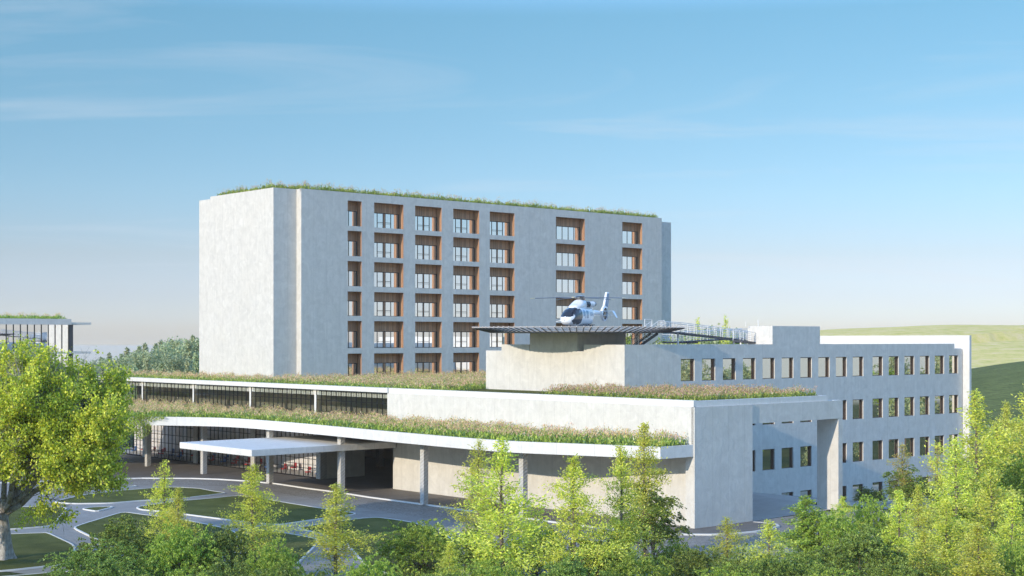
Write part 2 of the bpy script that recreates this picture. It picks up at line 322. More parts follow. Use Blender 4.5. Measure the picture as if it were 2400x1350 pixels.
def build_terrain():
    xs = np.concatenate([-np.geomspace(3500, 140, 26), np.linspace(-130, 260, 100), np.geomspace(270, 3500, 26)])
    ys = np.concatenate([np.linspace(-60, 60, 8), np.linspace(70, 900, 150), np.geomspace(930, 6000, 26)])
    Xg, Yg = np.meshgrid(xs, ys); Z = terrain_z(Xg, Yg)-0.02
    u = Xg*E1[0]+Yg*E1[1]; v = Xg*E2[0]+Yg*E2[1]
    vs = np.stack([Xg, Yg, Z], -1).reshape(-1, 3); nx = len(xs); ny = len(ys)
    i, j = np.meshgrid(np.arange(ny-1), np.arange(nx-1), indexing='ij'); a = i*nx+j
    fs = np.stack([a, a+1, a+nx+1, a+nx], -1).reshape(-1, 4)
    me = bpy.data.meshes.new('terrain'); me.from_pydata(vs.tolist(), [], fs.tolist()); me.polygons.foreach_set('use_smooth', [True]*len(fs))
    m, t, out = mat('hill_grass'); tcn = mnode(t, 'ShaderNodeTexCoord').outputs['Object']
    a_ = noise(t, tcn, 0.012, 8, 0.65); b_ = noise(t, tcn, 0.12, 8, 0.75); s = mnode(t, 'ShaderNodeSeparateXYZ', {'Vector': tcn})
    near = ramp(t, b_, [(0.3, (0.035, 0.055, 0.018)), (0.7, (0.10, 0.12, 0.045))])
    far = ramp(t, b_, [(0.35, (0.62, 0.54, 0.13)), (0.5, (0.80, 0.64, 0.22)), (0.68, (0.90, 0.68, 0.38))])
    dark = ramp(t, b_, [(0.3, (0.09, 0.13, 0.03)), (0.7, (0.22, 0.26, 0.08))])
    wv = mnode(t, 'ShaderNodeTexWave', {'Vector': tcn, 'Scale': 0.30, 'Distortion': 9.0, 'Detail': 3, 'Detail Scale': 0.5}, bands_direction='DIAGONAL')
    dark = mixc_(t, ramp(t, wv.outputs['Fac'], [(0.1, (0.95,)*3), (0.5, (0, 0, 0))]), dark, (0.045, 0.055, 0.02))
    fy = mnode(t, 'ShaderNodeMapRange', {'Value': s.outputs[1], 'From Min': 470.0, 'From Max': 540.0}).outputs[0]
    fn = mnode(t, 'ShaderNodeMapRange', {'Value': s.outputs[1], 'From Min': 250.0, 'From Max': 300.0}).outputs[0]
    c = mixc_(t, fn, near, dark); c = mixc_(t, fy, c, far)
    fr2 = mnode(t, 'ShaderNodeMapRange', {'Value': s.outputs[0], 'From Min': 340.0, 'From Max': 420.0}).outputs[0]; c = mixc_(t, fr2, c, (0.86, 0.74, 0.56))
    fx_ = mnode(t, 'ShaderNodeMapRange', {'Value': s.outputs[0], 'From Min': 60.0, 'From Max': -40.0}).outputs[0]; fm = mnode(t, 'ShaderNodeMath', {0: fx_, 1: fy}, operation='MULTIPLY').outputs[0]; c = mixc_(t, fm, c, (0.85, 0.68, 0.50))  # far left ground paled to beige, distance haze put into its colour
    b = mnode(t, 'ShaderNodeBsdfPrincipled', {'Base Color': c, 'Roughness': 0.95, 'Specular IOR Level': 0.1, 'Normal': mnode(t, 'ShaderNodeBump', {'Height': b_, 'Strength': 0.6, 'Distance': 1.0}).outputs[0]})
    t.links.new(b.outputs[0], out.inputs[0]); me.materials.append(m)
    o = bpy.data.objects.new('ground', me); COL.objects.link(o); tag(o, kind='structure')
build_terrain()

# ------------------------------------------------------------------ paving, lawns, kerbs (world coordinates)
def smooth_poly(pts, n=3):
    P = [np.array(p, float) for p in pts]
    for _ in range(n):
        Q = []
        for i in range(len(P)):
            a, b = P[i], P[(i+1) % len(P)]; Q += [a*0.86+b*0.14, a*0.14+b*0.86]
        P = Q
    return P
def sheet(name, pts, z, m, kind='structure', h=0.0, **k):
    import mathutils
    P = [(float(p[0]), float(p[1])) for p in pts]
    tri = mathutils.geometry.tessellate_polygon([[mathutils.Vector((x, y, 0)) for x, y in P]])
    mb = MB(); n = len(P); mb.v = [(x, y, z) for x, y in P]
    for t_ in tri:
        a, b, c = (np.array(P[i]) for i in t_)
        if (b-a)[0]*(c-a)[1]-(b-a)[1]*(c-a)[0] < 0: t_ = t_[::-1]
        mb.f.append(tuple(t_)); mb.m.append(0)
    if h:
        mb.add([(x, y, z-h) for x, y in P]+[(x, y, z) for x, y in P], [(i, (i+1) % n, n+(i+1) % n, n+i) for i in range(n)])
    o = mb.build(name, m); tag(o, kind=kind, **k); return o
def ribbon(name, line, wd, z0, z1, m, closed=False):
    P = [np.array(p, float) for p in line]; n = len(P); A = []; B = []
    for i in range(n):
        a = P[(i-1) % n] if (closed or i > 0) else P[i]; b = P[(i+1) % n] if (closed or i < n-1) else P[i]
        d = b-a; d /= (np.linalg.norm(d)+1e-9); nn = np.array([-d[1], d[0]])*wd/2; A.append(P[i]+nn); B.append(P[i]-nn)
    mb = MB(); R = n if closed else n-1
    for i in range(R):
        j = (i+1) % n
        mb.quad((*A[i], z1), (*B[i], z1), (*B[j], z1), (*A[j], z1)); mb.quad((*A[i], z0), (*A[i], z1), (*A[j], z1), (*A[j], z0)); mb.quad((*B[i], z1), (*B[i], z0), (*B[j], z0), (*B[j], z1))
    o = mb.build(name, m); tag(o, kind='structure'); return o
def G(pts): return [GP(x, y) for x, y in pts]
def UV(pts): return [uvz(u, v)[:2] for u, v in pts]
# path slabs under the whole park, then cobbles, then the raised promenade
sheet('path', UV([(45, 225), (45, 110), (60, 60), (128, 48), (130, 91), (104, 92), (104, 225)]), 0.004, M_PATH)
prom_edge = G([(-150, 1136), (0, 1133), (120, 1129), (200, 1126), (333, 1122), (450, 1122.5), (512, 1124.6), (583, 1129), (648, 1135), (721, 1146), (792, 1155), (867, 1167), (950, 1178), (1040, 1190), (1092, 1198), (1167, 1207), (1250, 1219), (1340, 1231), (1430, 1242), (1520, 1250), (1602, 1254.5), (1667, 1255), (1719, 1253), (1771, 1248), (1808, 1241), (1824, 1236), (1819, 1231), (1767, 1226)])
sheet('promenade', prom_edge+UV([(112.3, 91.0), (104.3, 91.0), (104.3, 139.7), (130, 139.7), (130, 215), (95, 225)]), 0.12, M_PROM, h=0.12)
ribbon('kerb', prom_edge, 0.30, 0.0, 0.15, M_KERB)
cob = prom_edge[2:27]
road_in = G([(1840, 1262), (1700, 1285), (1600, 1290), (1500, 1278), (1400, 1262), (1300, 1248), (1200, 1240), (1100, 1222), (1000, 1215), (900, 1200), (800, 1182), (720, 1168), (640, 1152), (560, 1143), (470, 1137), (380, 1136), (300, 1137), (200, 1139)])
sheet('cobble_band', cob+G([(1905, 1222), (1980, 1200), (2080, 1195), (2080, 1215), (1930, 1240)])+road_in, 0.012, M_COBBLE)
# forecourt in front of the side wing, sloping down to the right
mb = MB()
fc = [[(112.4, 91.2, 0.0), (112.4, 110.9, 0.0)], [(118, 91.6, 0.0), (118, 110.9, 0.0)], [(127.4, 91.9, 0.02), (134, 110.9, -0.02)], [(140, 92.5, -1.0), (148, 110.9, -1.75)], [(160, 97, -3.4), (164, 110.9, -3.75)], [(186, 97, -3.72), (186, 110.9, -3.76)]]
for a, b in zip(fc[:-1], fc[1:]):
    q = [a[0], b[0], b[1], a[1]]; mb.add([(*uvz(*p[:2])[:2], p[2]+0.03) for p in q], [(0, 1, 2, 3)])
tag(mb.build('forecourt', M_SLAB), kind='structure')
lawns = [
 [(-120, 1256), (27, 1254), (107, 1251), (116, 1253), (178, 1282), (160, 1322), (138, 1326), (22, 1339), (-120, 1348)],
 [(-100, 1192), (18, 1190), (107, 1189.5), (155, 1192), (153, 1199), (124, 1232), (111, 1235.5), (29, 1242), (-100, 1246)],
 [(191, 1194), (222, 1190.5), (260, 1189), (263, 1190.5), (227, 1200)],
 [(124, 1178), (200, 1161), (289, 1151), (378, 1144), (411, 1143.5), (467, 1146.5), (500, 1153), (530, 1157), (500, 1161), (422, 1170), (333, 1174.5), (256, 1181), (169, 1182)],
 [(200, 1148), (267, 1142), (315, 1139.5), (320, 1140.7), (267, 1145.5), (207, 1153)],
 [(320, 1191), (336, 1187.5), (422, 1176), (500, 1169.5), (554, 1163.5), (596, 1166.7), (658, 1178), (742, 1191.7), (835, 1205), (825, 1208), (742, 1219), (658, 1231), (637, 1231), (575, 1225), (450, 1209), (395, 1201), (330, 1196)],
 [(172, 1239), (189, 1232), (282, 1203.5), (300, 1203), (333, 1208), (378, 1213), (450, 1224), (530, 1241), (556, 1252), (560, 1300), (420, 1330), (300, 1300), (227, 1266)],
 [(694, 1239.5), (742, 1232), (842, 1217.5), (883, 1214.6), (927, 1220), (975, 1228), (1060, 1262), (1080, 1330), (1000, 1380), (860, 1330), (800, 1262), (731, 1248)],
 [(560, 1256), (633, 1248), (658, 1250), (700, 1257), (746, 1266), (735, 1285), (690, 1330), (600, 1340), (575, 1300)],
 [(-100, 1362), (60, 1350), (150, 1342), (250, 1350), (300, 1400), (-100, 1420)],
]
for L in lawns:
    P = smooth_poly(G(L), 2); sheet('lawn', P, 0.10, M_LAWN, kind='structure', h=0.09); ribbon('lawn_kerb', P, 0.17, 0.0, 0.125, M_KERB, closed=True)

# ------------------------------------------------------------------ podium building
FZ0, FZ1 = 6.93, 8.05
fas = [(80.0, 186), (83.0, 178.5), (86.77, 174.03), (89.03, 171.33), (91.71, 167.57), (94.4, 162.5), (95.3, 157), (95.42, 152), (95.35, 145.9), (94.8, 136.3), (94.2, 127.5), (93.85, 118.5), (93.75, 113.5), (93.85, 108.5), (94.6, 104.5), (96.4, 99.6), (99.3, 91.2)]
fas = [(70.0, 200), (76.5, 191)]+fas
def cat_curve(P, n=6):
    P = [np.array(p, float) for p in P]; out = []
    for i in range(len(P)-1):
        p0 = P[max(i-1, 0)]; p1, p2 = P[i], P[i+1]; p3 = P[min(i+2, len(P)-1)]
        for k in range(n):
            t = k/n; out.append(0.5*((2*p1)+(-p0+p2)*t+(2*p0-5*p1+4*p2-p3)*t*t+(-p0+3*p1-3*p2+p3)*t**3))
    out.append(P[-1]); return out
fcurve = cat_curve(fas[:-1])+[np.array(fas[-1])]
O = (103.7, 91.0, 0.0)
pod = thing('podium_building', uvz(*O), TH, 'long low pale concrete building with stacked planted roofs and curved colonnade', 'building')
VB = 217.5
mb = MB(O)
mb.box(103.7, 104.3, 91.0, 139.5, 8.0, 11.62); mb.box(104.3, 112.31, 90.86, 91.3, 0.0, 11.62, skip='L')     # upper wall, block right face
mb.box(103.7, 104.3, 90.86, 92.0, 0.0, 8.0); mb.box(103.7, 104.302, 90.86, 91.3, 8.0, 11.62)
mb.box(104.7, 105.3, 92.0, 139.7, 0.0, 7.6)                                    # recessed lower wall
mb.box(105.3, 130, 139.2, 139.7, 0, 7.6)
mb.box(111.8, 112.31, 91.3, 110.8, 0, 11.6); mb.box(130, 130.5, 139.7, 216, 0, 11.6)
w_ = mb.build('wall', M_CONC, pod)
mb = MB(O); mb.box(112.31, 127.44, 91.0, 92.0, 9.72, 11.62); mb.build('portal_beam', M_CONC, pod)
mb = MB(O); mb.box(126.7, 127.44, 91.02, 93.76, 0, 9.718); mb.build('portal_pier', M_CONC, pod)
mb = MB(O)     # coping in two runs, set back on the wall, with a shadow gap
mb.box(103.95, 104.5, 91.2, 139.5, 11.62, 12.23); mb.box(103.7, 104.5, 139.5, VB, 11.66, 12.23)
mb.box(104.5, 125.1, 91.2, 91.75, 11.62, 12.18); mb.box(124.6, 125.1, 91.75, 110.8, 11.62, 12.18)
mb.box(126, 127.2, 91.1, 91.9, 11.62, 11.66)
mb.build('coping', M_PALE, pod)
mb = MB(O); mb.box(104.5, 124.6, 91.75, 110.8, 11.4, 11.75); mb.box(104.3, 113.3, 110.8, VB, 11.4, 11.74); mb.box(113.3, 117.2, 110.96, 180.0, 11.4, 11.74); mb.box(117.2, 150, 134.7, 178.8, 11.4, 11.74)
mb.build('roof_slab', M_CONC, pod)
# curved lower roof: fascia band, soffit and top
mb = MB(O); n = len(fcurve)
for i in range(n-1):
    a, b = fcurve[i], fcurve[i+1]
    mb.quad((a[0], a[1], FZ0), (b[0], b[1], FZ0), (b[0], b[1], FZ1), (a[0], a[1], FZ1))
    mb.quad((a[0]+.35, a[1], FZ1-.3), (b[0]+.35, b[1], FZ1-.3), (b[0]+.35, b[1], FZ1), (a[0]+.35, a[1], FZ1))
    mb.quad((a[0], a[1], FZ1), (b[0], b[1], FZ1), (b[0]+.35, b[1], FZ1), (a[0]+.35, a[1], FZ1))
    mb.quad((a[0], a[1], FZ0), (104.7, a[1], FZ0), (104.7, b[1], FZ0), (b[0], b[1], FZ0))
    mb.quad((a[0], a[1], FZ1-.25), (b[0], b[1], FZ1-.25), (105, b[1], FZ1-.25), (105, a[1], FZ1-.25))
a = fcurve[-1]; mb.quad((a[0], a[1], FZ0), (103.7, 91.0, FZ0), (103.7, 91.0, FZ1), (a[0], a[1], FZ1))
mb.quad((a[0], a[1], FZ1), (103.7, 91.0, FZ1), (103.7, 91.35, FZ1), (a[0], a[1]+.35, FZ1))
mb.box(104.9, 130, 139.7, 216, FZ0, FZ1-.3)
fo = mb.build('curved_roof', M_PALE, pod)
# colonnade
cm = None
for v in (107.3, 123.4, 139.1, 154.6, 171.0, 186.7, 202.3):
    mb = MB(O); mb.box(96.7, 97.36, v+.1, v+.76, 0.1, FZ0-.002); c = mb.build('column', M_BOARD, pod, bev=0.03)
for u, v in ((120.5, 164.0), (120.3, 171.6)):
    if 1:
        mb = MB(O); mb.box(u, u+.8, v, v+.8, 0.1, FZ0-.002); mb.build('column', M_BOARD, pod)
mb = MB(O); mb.box(84.6, 104.6, 138.93, 155.2, 5.06, 5.8); mb.build('entrance_canopy', M_PALE, pod, bev=0.03)
# glazed lobby under the curved roof, one window between each pair of piers
def glazing(v0, v1, u, z0, z1, pitch, trans, glass, mwd=0.06, mdp=0.10, name='window'):
    mb = MB(O); n = max(1, round((v1-v0)/pitch)); st = (v1-v0)/n
    for k in range(n+1): mb.box(u-mdp, u, v0+k*st-mwd/2, v0+k*st+mwd/2, z0, z1)
    for z in trans: mb.box(u-mdp*0.6, u-0.01, v0+mwd, v1-mwd, z-0.04, z+0.04)
    mb.box(u-mdp-0.01, u+0.02, v0-0.04, v1+0.04, z1-0.1, z1+0.02); mb.box(u-mdp-0.01, u+0.02, v0-0.04, v1+0.04, z0-0.02, z0+0.12)
    fr = mb.build(name, M_BLACK, pod)
    mb = MB(O); mb.quad((u-0.05, v1, z0), (u-0.05, v0, z0), (u-0.05, v0, z1), (u-0.05, v1, z1)); mb.build('pane', glass, fr)
for v0, v1 in ((156.0, 170.9), (171.9, 186.6), (187.8, 202.2), (203.4, 216)):
    glazing(v0, v1, 104.8, 0.14, 6.9, 1.1, (1.3, 2.55, 3.8, 5.1), M_CGLASS)
for v in (154.9, 170.95, 186.7, 202.3):
    mb = MB(O); mb.box(104.5, 105.5, v, v+1.0, 0.1, FZ0-.002); mb.build('pier', M_BOARD, pod)
mb = MB(O); mb.box(105.5, 111.5, 154.95, 155.35, 0.1, 6.9); mb.build('lobby_partition', M_CONC, pod)
for v0, v1 in ((139.6, 154.8), (156.2, 170.6), (172.0, 186.2), (187.6, 201.8), (203.2, 216.5)):
    glazing(v0, v1, 103.9, 8.0, 11.64, 1.08, (10.35, 8.9), M_GGLASS, 0.085, 0.09)
mb = MB(O)
for v in (154.9, 170.7, 186.3, 201.9): mb.box(103.95, 104.6, v, v+.6, 8.0, 11.0)
mb.box(104.25, 104.7, 139.5, VB, 10.95, 11.66); mb.box(104.25, 130, 139.2, 139.5, 8, 11.4)
mb.build('gallery_frame', M_PALE, pod)
mb = MB(O); mb.box(110, 110.3, 139.5, 216, 8.0, 11.4); mb.build('gallery_back_wall', plain('gallery_wall', (0.20, 0.19, 0.16), 0.8), pod)
# lobby interior, seen through the glass
mb = MB(O); mb.box(109.6, 110.0, 155.4, 216, 0.16, 6.9); mb.build('lobby_back_wall', plain('lobby_wall', (0.82, 0.78, 0.78), 0.8), pod)
mb = MB(O); mb.box(104.9, 109.6, 155.4, 216, 0.12, 0.16); mb.build('lobby_floor', plain('lobby_floor', (0.6, 0.58, 0.56), 0.5), pod)

# furniture in the lobby: chairs and tables
M_RED = plain('red_upholstery', (0.55, 0.06, 0.07), 0.6); M_BLUE = plain('blue_upholstery', (0.06, 0.16, 0.42), 0.6); M_WHITE = plain('white_laminate', (0.8, 0.8, 0.8), 0.4)
M_PINK = plain('pink_poster', (0.75, 0.42, 0.45), 0.7)
def lobby_set(kind, u, v, m, label, group, cat):
    o = (u, v, 0.16); t = thing(kind, uvz(*o), TH, label, cat, group)
    if kind == 'lobby_chair':
        mb = MB(o); mb.box(u-.3, u+.3, v-.3, v+.3, .52, .66); mb.build('seat', m, t)
        mb = MB(o); mb.box(u+.22, u+.32, v-.3, v+.3, .67, 1.25); mb.build('backrest', m, t)
        for a, b in ((-.25, -.25), (.25, -.25), (-.25, .25), (.25, .25)):
            mb = MB(o); mb.tube((u+a, v+b, .12), (u+a, v+b, .52), .03); mb.build('leg', M_BLACK, t)
    else:
        mb = MB(o); mb.box(u-.5, u+.5, v-.8, v+.8, .82, .88); mb.build('tabletop', m, t)
        mb = MB(o); mb.tube((u, v, .15), (u, v, .82), .06); mb.build('pedestal', M_BLACK, t); mb = MB(o); mb.tube((u, v, .12), (u, v, .15), .35, 12); mb.build('foot', M_BLACK, t)
    return t
k = 0
for v in np.arange(158.5, 214, 3.1):
    for u in (106.3, 108.4):
        if rnd.random() < 0.2: continue
        m = M_RED if (int(v*7+u) % 3) else M_BLUE
        wd = 'red' if m is M_RED else 'blue'
        uu = u+rnd.uniform(-.25, .25); vv = v+rnd.uniform(-.4, .4)
        row = 'nearer the glass' if u < 108 else 'further in'
        lobby_set('lobby_chair', uu, vv-.9, m, wd+' lobby chair seen through the ground floor glass, '+row, wd+' chairs in the lobby, '+row, 'chair')
        if k % 2 == 0: lobby_set('lobby_table', uu, vv+.6, M_WHITE, 'white pedestal table seen through the ground floor glass, '+row, 'white tables in the lobby, '+row, 'table')
        k += 1

# ------------------------------------------------------------------ side wing
WV, WU0, WU1 = 110.95, 115.0, 183.8
O2 = (115.0, 110.95, -3.8)
wing = thing('side_wing', uvz(*O2), TH, 'long pale concrete wing with rows of square windows behind the portal', 'building')
wu = [124.25, 127.92, 131.65, 135.33, 139.05, 142.75, 146.5, 150.2, 153.9, 157.55, 161.97, 165.68, 169.4, 173.1, 176.8, 180.43]
ops = [(u, u+2.36, z, z+2.56) for u in wu for z in (13.26, 7.68, 2.12, -3.4)]
# behind the podium roof only the top row exists
ops = [o for o in ops if not (o[0] < 126 and o[2] < 12)]
mb = MB(O2)
wall_v(mb, WU0, WU1, -4.2, 16.71, WV, ops, 0.42)
mb.quad((WU0, 134.5, -4.2), (WU0, WV, -4.2), (WU0, WV, 16.71), (WU0, 134.5, 16.71))
mb.quad((WU1, WV, -4.2), (WU1, 134.5, -4.2), (WU1, 134.5, 16.71), (WU1, WV, 16.71)); mb.quad((WU1, 134.5, -4.2), (WU0, 134.5, -4.2), (WU0, 134.5, 16.71), (WU1, 134.5, 16.71))
mb.quad((WU0, WV, 16.71), (WU1, WV, 16.71), (WU1, 134.5, 16.71), (WU0, 134.5, 16.71))
mb.build('wall', M_CONC, wing)
mb = MB(O2)
mb.box(115.4, 140.96, WV, WV+.4, 16.71, 17.47); mb.box(150.55, 181.8, WV, WV+.4, 16.71, 17.47)
mb.box(115.0, 115.4, WV, 117.4, 16.71, 17.47); mb.box(115.0, 115.4, 126.6, 131.6, 16.71, 17.47)
mb.box(115.4, 181.8, 131.3, 131.7, 16.71, 17.40); mb.box(181.4, 181.8, WV+.4, 131.3, 16.71, 17.47)
mb.build('parapet', M_CONC, wing)
mb = MB(O2); mb.box(140.96, 150.55, WV-.003, 114.8, 16.6, 19.72); mb.build('penthouse', M_CONC, wing, bev=0.02)
mb = MB(O2); mb.tube((140.2, 114.5, 19.7), (140.2, 114.5, 20.3), .05); mb.tube((141.4, 113.5, 19.7), (141.4, 113.5, 20.5), .06); mb.build('roof_vent', M_STEEL, wing)
fr0 = pn0 = None
for (a, b, z0, z1) in ops:
    oo = (a, WV+.3, z0)
    if fr0 is None:
        mb = MB(oo); v = WV+.28; mb.box(a, a+.09, v, v+.12, z0, z1); mb.box(b-.20, b, v-.14, v+.12, z0, z1); mb.box(a+.09, b-.20, v, v+.12, z1-.09, z1); mb.box(a+.09, b-.20, v, v+.12, z0, z0+.07)
        fr0 = mb.build('window', M_BROWN, wing); mb = MB(oo); mb.quad((a+.09, v+.05, z0+.07), (b-.2, v+.05, z0+.07), (b-.2, v+.05, z1-.09), (a+.09, v+.05, z1-.09)); pn0 = mb.build('pane', M_WGLASS, fr0); f_ = fr0
    else:
        f_ = fr0.copy(); COL.objects.link(f_); p_ = pn0.copy(); COL.objects.link(p_); p_.parent = f_
    f_.parent = wing; f_.location = (a-O2[0], WV+.3-O2[1], z0-O2[2])
mb = MB(O2); mb.box(184.0, 184.5, 109.9, 150, -4.2, 18.65)
fin = mb.build('fin_wall', M_PALE, wing)
# ------------------------------------------------------------------ tower
TV, TU0, TU1, TZ = 178.91, 117.32, 195.16, 40.2
O3 = (113.36, 180.15, 12.0)
tower = thing('ward_tower', uvz(*O3), TH, 'tall pale concrete ward tower with timber lined window recesses and planted roof', 'building')
colsU = [(125.59, 128.16, 1), (130.51, 136.1, 3), (138.4, 143.7, 2), (146.09, 151.51, 2), (153.79, 159.18, 2), (168.64, 175.5, 4), (184.81, 189.96, 5)]
rows = [(35.2, 39.0), (30.66, 34.46), (26.12, 29.9), (21.64, 25.32), (16.78, 20.88), (12.1, 15.95)]
ops = [(a, b, z0, z1) for a, b, k in colsU for z0, z1 in rows]
mb = MB(O3); DP = 1.27
wall_v(mb, TU0, TU1, 9.0, TZ, TV, ops, 0)
for a, b, c, d in ops: mb.quad((a, TV, c), (b, TV, c), (b, TV+DP, c), (a, TV+DP, c))
def vq(a, b, z0, z1): mb.quad((a[0], a[1], z0), (b[0], b[1], z0), (b[0], b[1], z1), (a[0], a[1], z1))
vq((TU0, 180.15), (TU0, TV), 9, TZ); vq((113.36, 180.15), (TU0, 180.15), 9, 40.17); vq((113.36, 198.3), (113.36, 180.15), 9, 40.17)
vq((113.36, 201.7), (113.36, 198.3), 9, 39.82); vq((TU1, TV), (TU1, 180.1), 9, TZ); vq((TU1, 180.1), (199.0, 180.1), 0, 39.7); vq((199.0, 180.1), (199.0, 201.7), 0, 39.7)
vq((199, 201.7), (113.36, 201.7), 0, 39.82)
mb.quad((113.36, 180.15, 39.75), (199, 180.15, 39.6), (199, 201.7, 39.6), (113.36, 201.7, 39.75)); mb.quad((TU0, TV, 39.75), (TU1, TV, 39.75), (TU1, 180.15, 39.75), (TU0, 180.15, 39.75))
mb.build('wall', M_TOWER, tower)
mb = MB(O3); p = .4    # parapet upstand, back faces and caps
mb.box(TU0, TU1, TV+.003, TV+p, 39.76, TZ+.02); mb.box(113.362, 113.36+p, 180.153, 198.3, 39.76, 40.19); mb.box(113.36+p, TU0, 180.153, 180.15+p, 39.76, 40.19)
mb.build('parapet', M_TOWER, tower)
mb = MB(O3); mb.box(133.7, 133.75, TV-.02, TV+.01, 12, 39.8); 
for c, b_ in ((134.27, 0), (164.1, 1)):
    pass
wmesh = {}
def tower_window(kind, wdt, hgt):
    """opening width/height -> lining, frame and pane in local coordinates (0,0,0 = lower left front of the recess)"""
    L = MB(); h0 = hgt*0.0; hw = hgt*0.62      # window height
    e = 0.004
    L.quad((e, 0, 0), (e, DP, 0), (e, DP, hgt), (e, 0, hgt)); L.quad((wdt-e, 0, 0), (wdt-e, 0, hgt), (wdt-e, DP, hgt), (wdt-e, DP, 0))
    L.quad((0, 0, hgt-e), (0, DP, hgt-e), (wdt, DP, hgt-e), (wdt, 0, hgt-e))
    L.quad((0, DP, hw), (wdt, DP, hw), (wdt, DP, hgt), (0, DP, hgt)); L.box(wdt*0.0, wdt, DP+.001, DP+.05, 0, hw)
    Fm = MB(); y0, y1 = DP-.10, DP-.005; t = .075
    def post(x, wd=t, m=0, dy=0): Fm.box(x-wd/2, x+wd/2, y0-dy, y1, 0, hw, m)
    Fm.box(0, wdt, y0-.01, y1, hw-t, hw+.02); Fm.box(0, wdt, y0-.01, y1, 0, t)
    post(.05); post(wdt-.06, .12, 0, .04)
    if kind == 1: post(wdt*.40)
    elif kind in (2, 3):
        xs = (0.27, 0.47, 0.505, 0.71) if kind == 2 else (0.26, 0.46, 0.535, 0.725)
        for x in xs: post(wdt*x)
        if True:
            a, b = wdt*xs[1]+.03, wdt*xs[2]-.03; Fm.box(a, b, y0+.01, y1, 0, hw, 1)
        for a, b in ((xs[0], xs[1]), (xs[2], xs[3])): Fm.box(wdt*a, wdt*b, y0+.01, y1, hw*.38, hw*.38+.07)
        for a, b in ((xs[0], xs[1]), (xs[2], xs[3])): Fm.box(wdt*a, wdt*b, y0+.03, y1, hw*.30, hw*.30+.03)
    elif kind == 4:
        for x in (.18, .38, .59, .79): post(wdt*x)
    else:
        for x in (.24, .49, .74): post(wdt*x)
    P = MB(); P.quad((0, DP-.04, 0), (wdt, DP-.04, 0), (wdt, DP-.04, hw), (0, DP-.04, hw))
    return L, Fm, P
for a, b, kind in colsU:
    proto = {}
    for z0, z1 in rows:
        hh = round(z1-z0, 1)
        if hh not in proto:
            L, Fm, P = tower_window(kind, b-a, z1-z0); lo = L.build('wood_recess', M_WOOD, tower); fo_ = Fm.build('window', [M_BLACK, M_WOOD], lo); po = P.build('pane', M_TGLASS, fo_); proto[hh] = (lo, fo_, po)
            po.parent = lo; fo_.parent = lo
        else:
            lo, fo_, po = (x.copy() for x in proto[hh])
            for x in (lo, fo_, po): COL.objects.link(x)
            fo_.parent = lo; po.parent = lo
        lo.parent = tower; lo.location = (a-O3[0], TV-O3[1], z0-O3[2])

# ------------------------------------------------------------------ helipad
HC = (118.2, 121.6); HZ = 19.22
O4 = (HC[0], HC[1], 16.71)
pad = thing('helipad', uvz(*O4), TH, 'round raised helipad with slatted safety net above the corner of the side wing', 'helipad')
mb = MB(O4); mb.box(114.998, 123.0, 118.46, 126.5, 16.6, 18.8); mb.build('support_block', M_CONC, pad)
mb = MB(O4); n = 48; R1 = 10.3
ring = [(HC[0]+R1*cos(2*pi*i/n), HC[1]+R1*sin(2*pi*i/n)) for i in range(n)]
mb.add([(x, y, 18.82) for x, y in ring]+[(x, y, HZ) for x, y in ring], [tuple(range(n))[::-1], tuple(range(n, 2*n))]+[(i, (i+1) % n, n+(i+1) % n, n+i) for i in range(n)])
mb.build('deck', M_DECK, pad)
M_NET, t, out_ = mat('net_webbing'); d_ = mnode(t, 'ShaderNodeBsdfDiffuse', {'Color': (0.88, 0.80, 0.74, 1)}); e_ = mnode(t, 'ShaderNodeBsdfTranslucent', {'Color': (0.88, 0.80, 0.74, 1)})
x_ = mnode(t, 'ShaderNodeMixShader', {0: 0.5}); t.links.new(d_.outputs[0], x_.inputs[1]); t.links.new(e_.outputs[0], x_.inputs[2]); t.links.new(x_.outputs[0], out_.inputs[0])
mb = MB(O4); n = 96
for i in range(n):
    a = 2*pi*i/n; c_, s_ = cos(a), sin(a)
    mb.tube((HC[0]+(R1-.1)*c_, HC[1]+(R1-.1)*s_, 18.86), (HC[0]+12.4*c_, HC[1]+12.4*s_, 19.36), .06, 4, mi=1)
    mb.tube((HC[0]+11.2*c_, HC[1]+11.2*s_, 19.13), (HC[0]+12.5*c_, HC[1]+12.5*s_, 19.50), .06, 4, mi=0)
for r, z in ((10.45, 18.97), (11.4, 19.2), (12.4, 19.42)):
    for i in range(64):
        a, b = 2*pi*i/64, 2*pi*(i+1)/64; mb.tube((HC[0]+r*cos(a), HC[1]+r*sin(a), z), (HC[0]+r*cos(b), HC[1]+r*sin(b), z), .045, 4)
# fine mesh of the net as a ring of flat bars
for j in range(9):
    r = 10.6+j*.2; z = 18.97+(r-10.4)*.23
    for i in range(64):
        a, b = 2*pi*i/64, 2*pi*(i+1)/64
        mb.add([(HC[0]+(r+d)*cos(q), HC[1]+(r+d)*sin(q), z-.03+d*.23) for q, d in ((a, 0), (b, 0), (b, .13), (a, .13))], [(0, 1, 2, 3)])
mb.build('safety_net', [M_NET, M_DSTEEL], pad)
mb = MB(O4)      # white ring and H marking
for i in range(64):
    a, b = 2*pi*i/64, 2*pi*(i+1)/64
    mb.quad(*[(HC[0]+r*cos(q), HC[1]+r*sin(q), HZ+.004) for q, r in ((a, 8.2), (b, 8.2), (b, 8.6), (a, 8.6))][::-1])
for x0, x1, y0, y1 in ((-1.5, -1.0, -2, 2), (1.0, 1.5, -2, 2), (-1.0, 1.0, -.25, .25)): mb.quad(*[(HC[0]+x, HC[1]+y, HZ+.004) for x, y in ((x0, y0), (x1, y0), (x1, y1), (x0, y1))])
mb.build('landing_marking', plain('white_marking', (0.75, 0.75, 0.75), 0.7), pad)
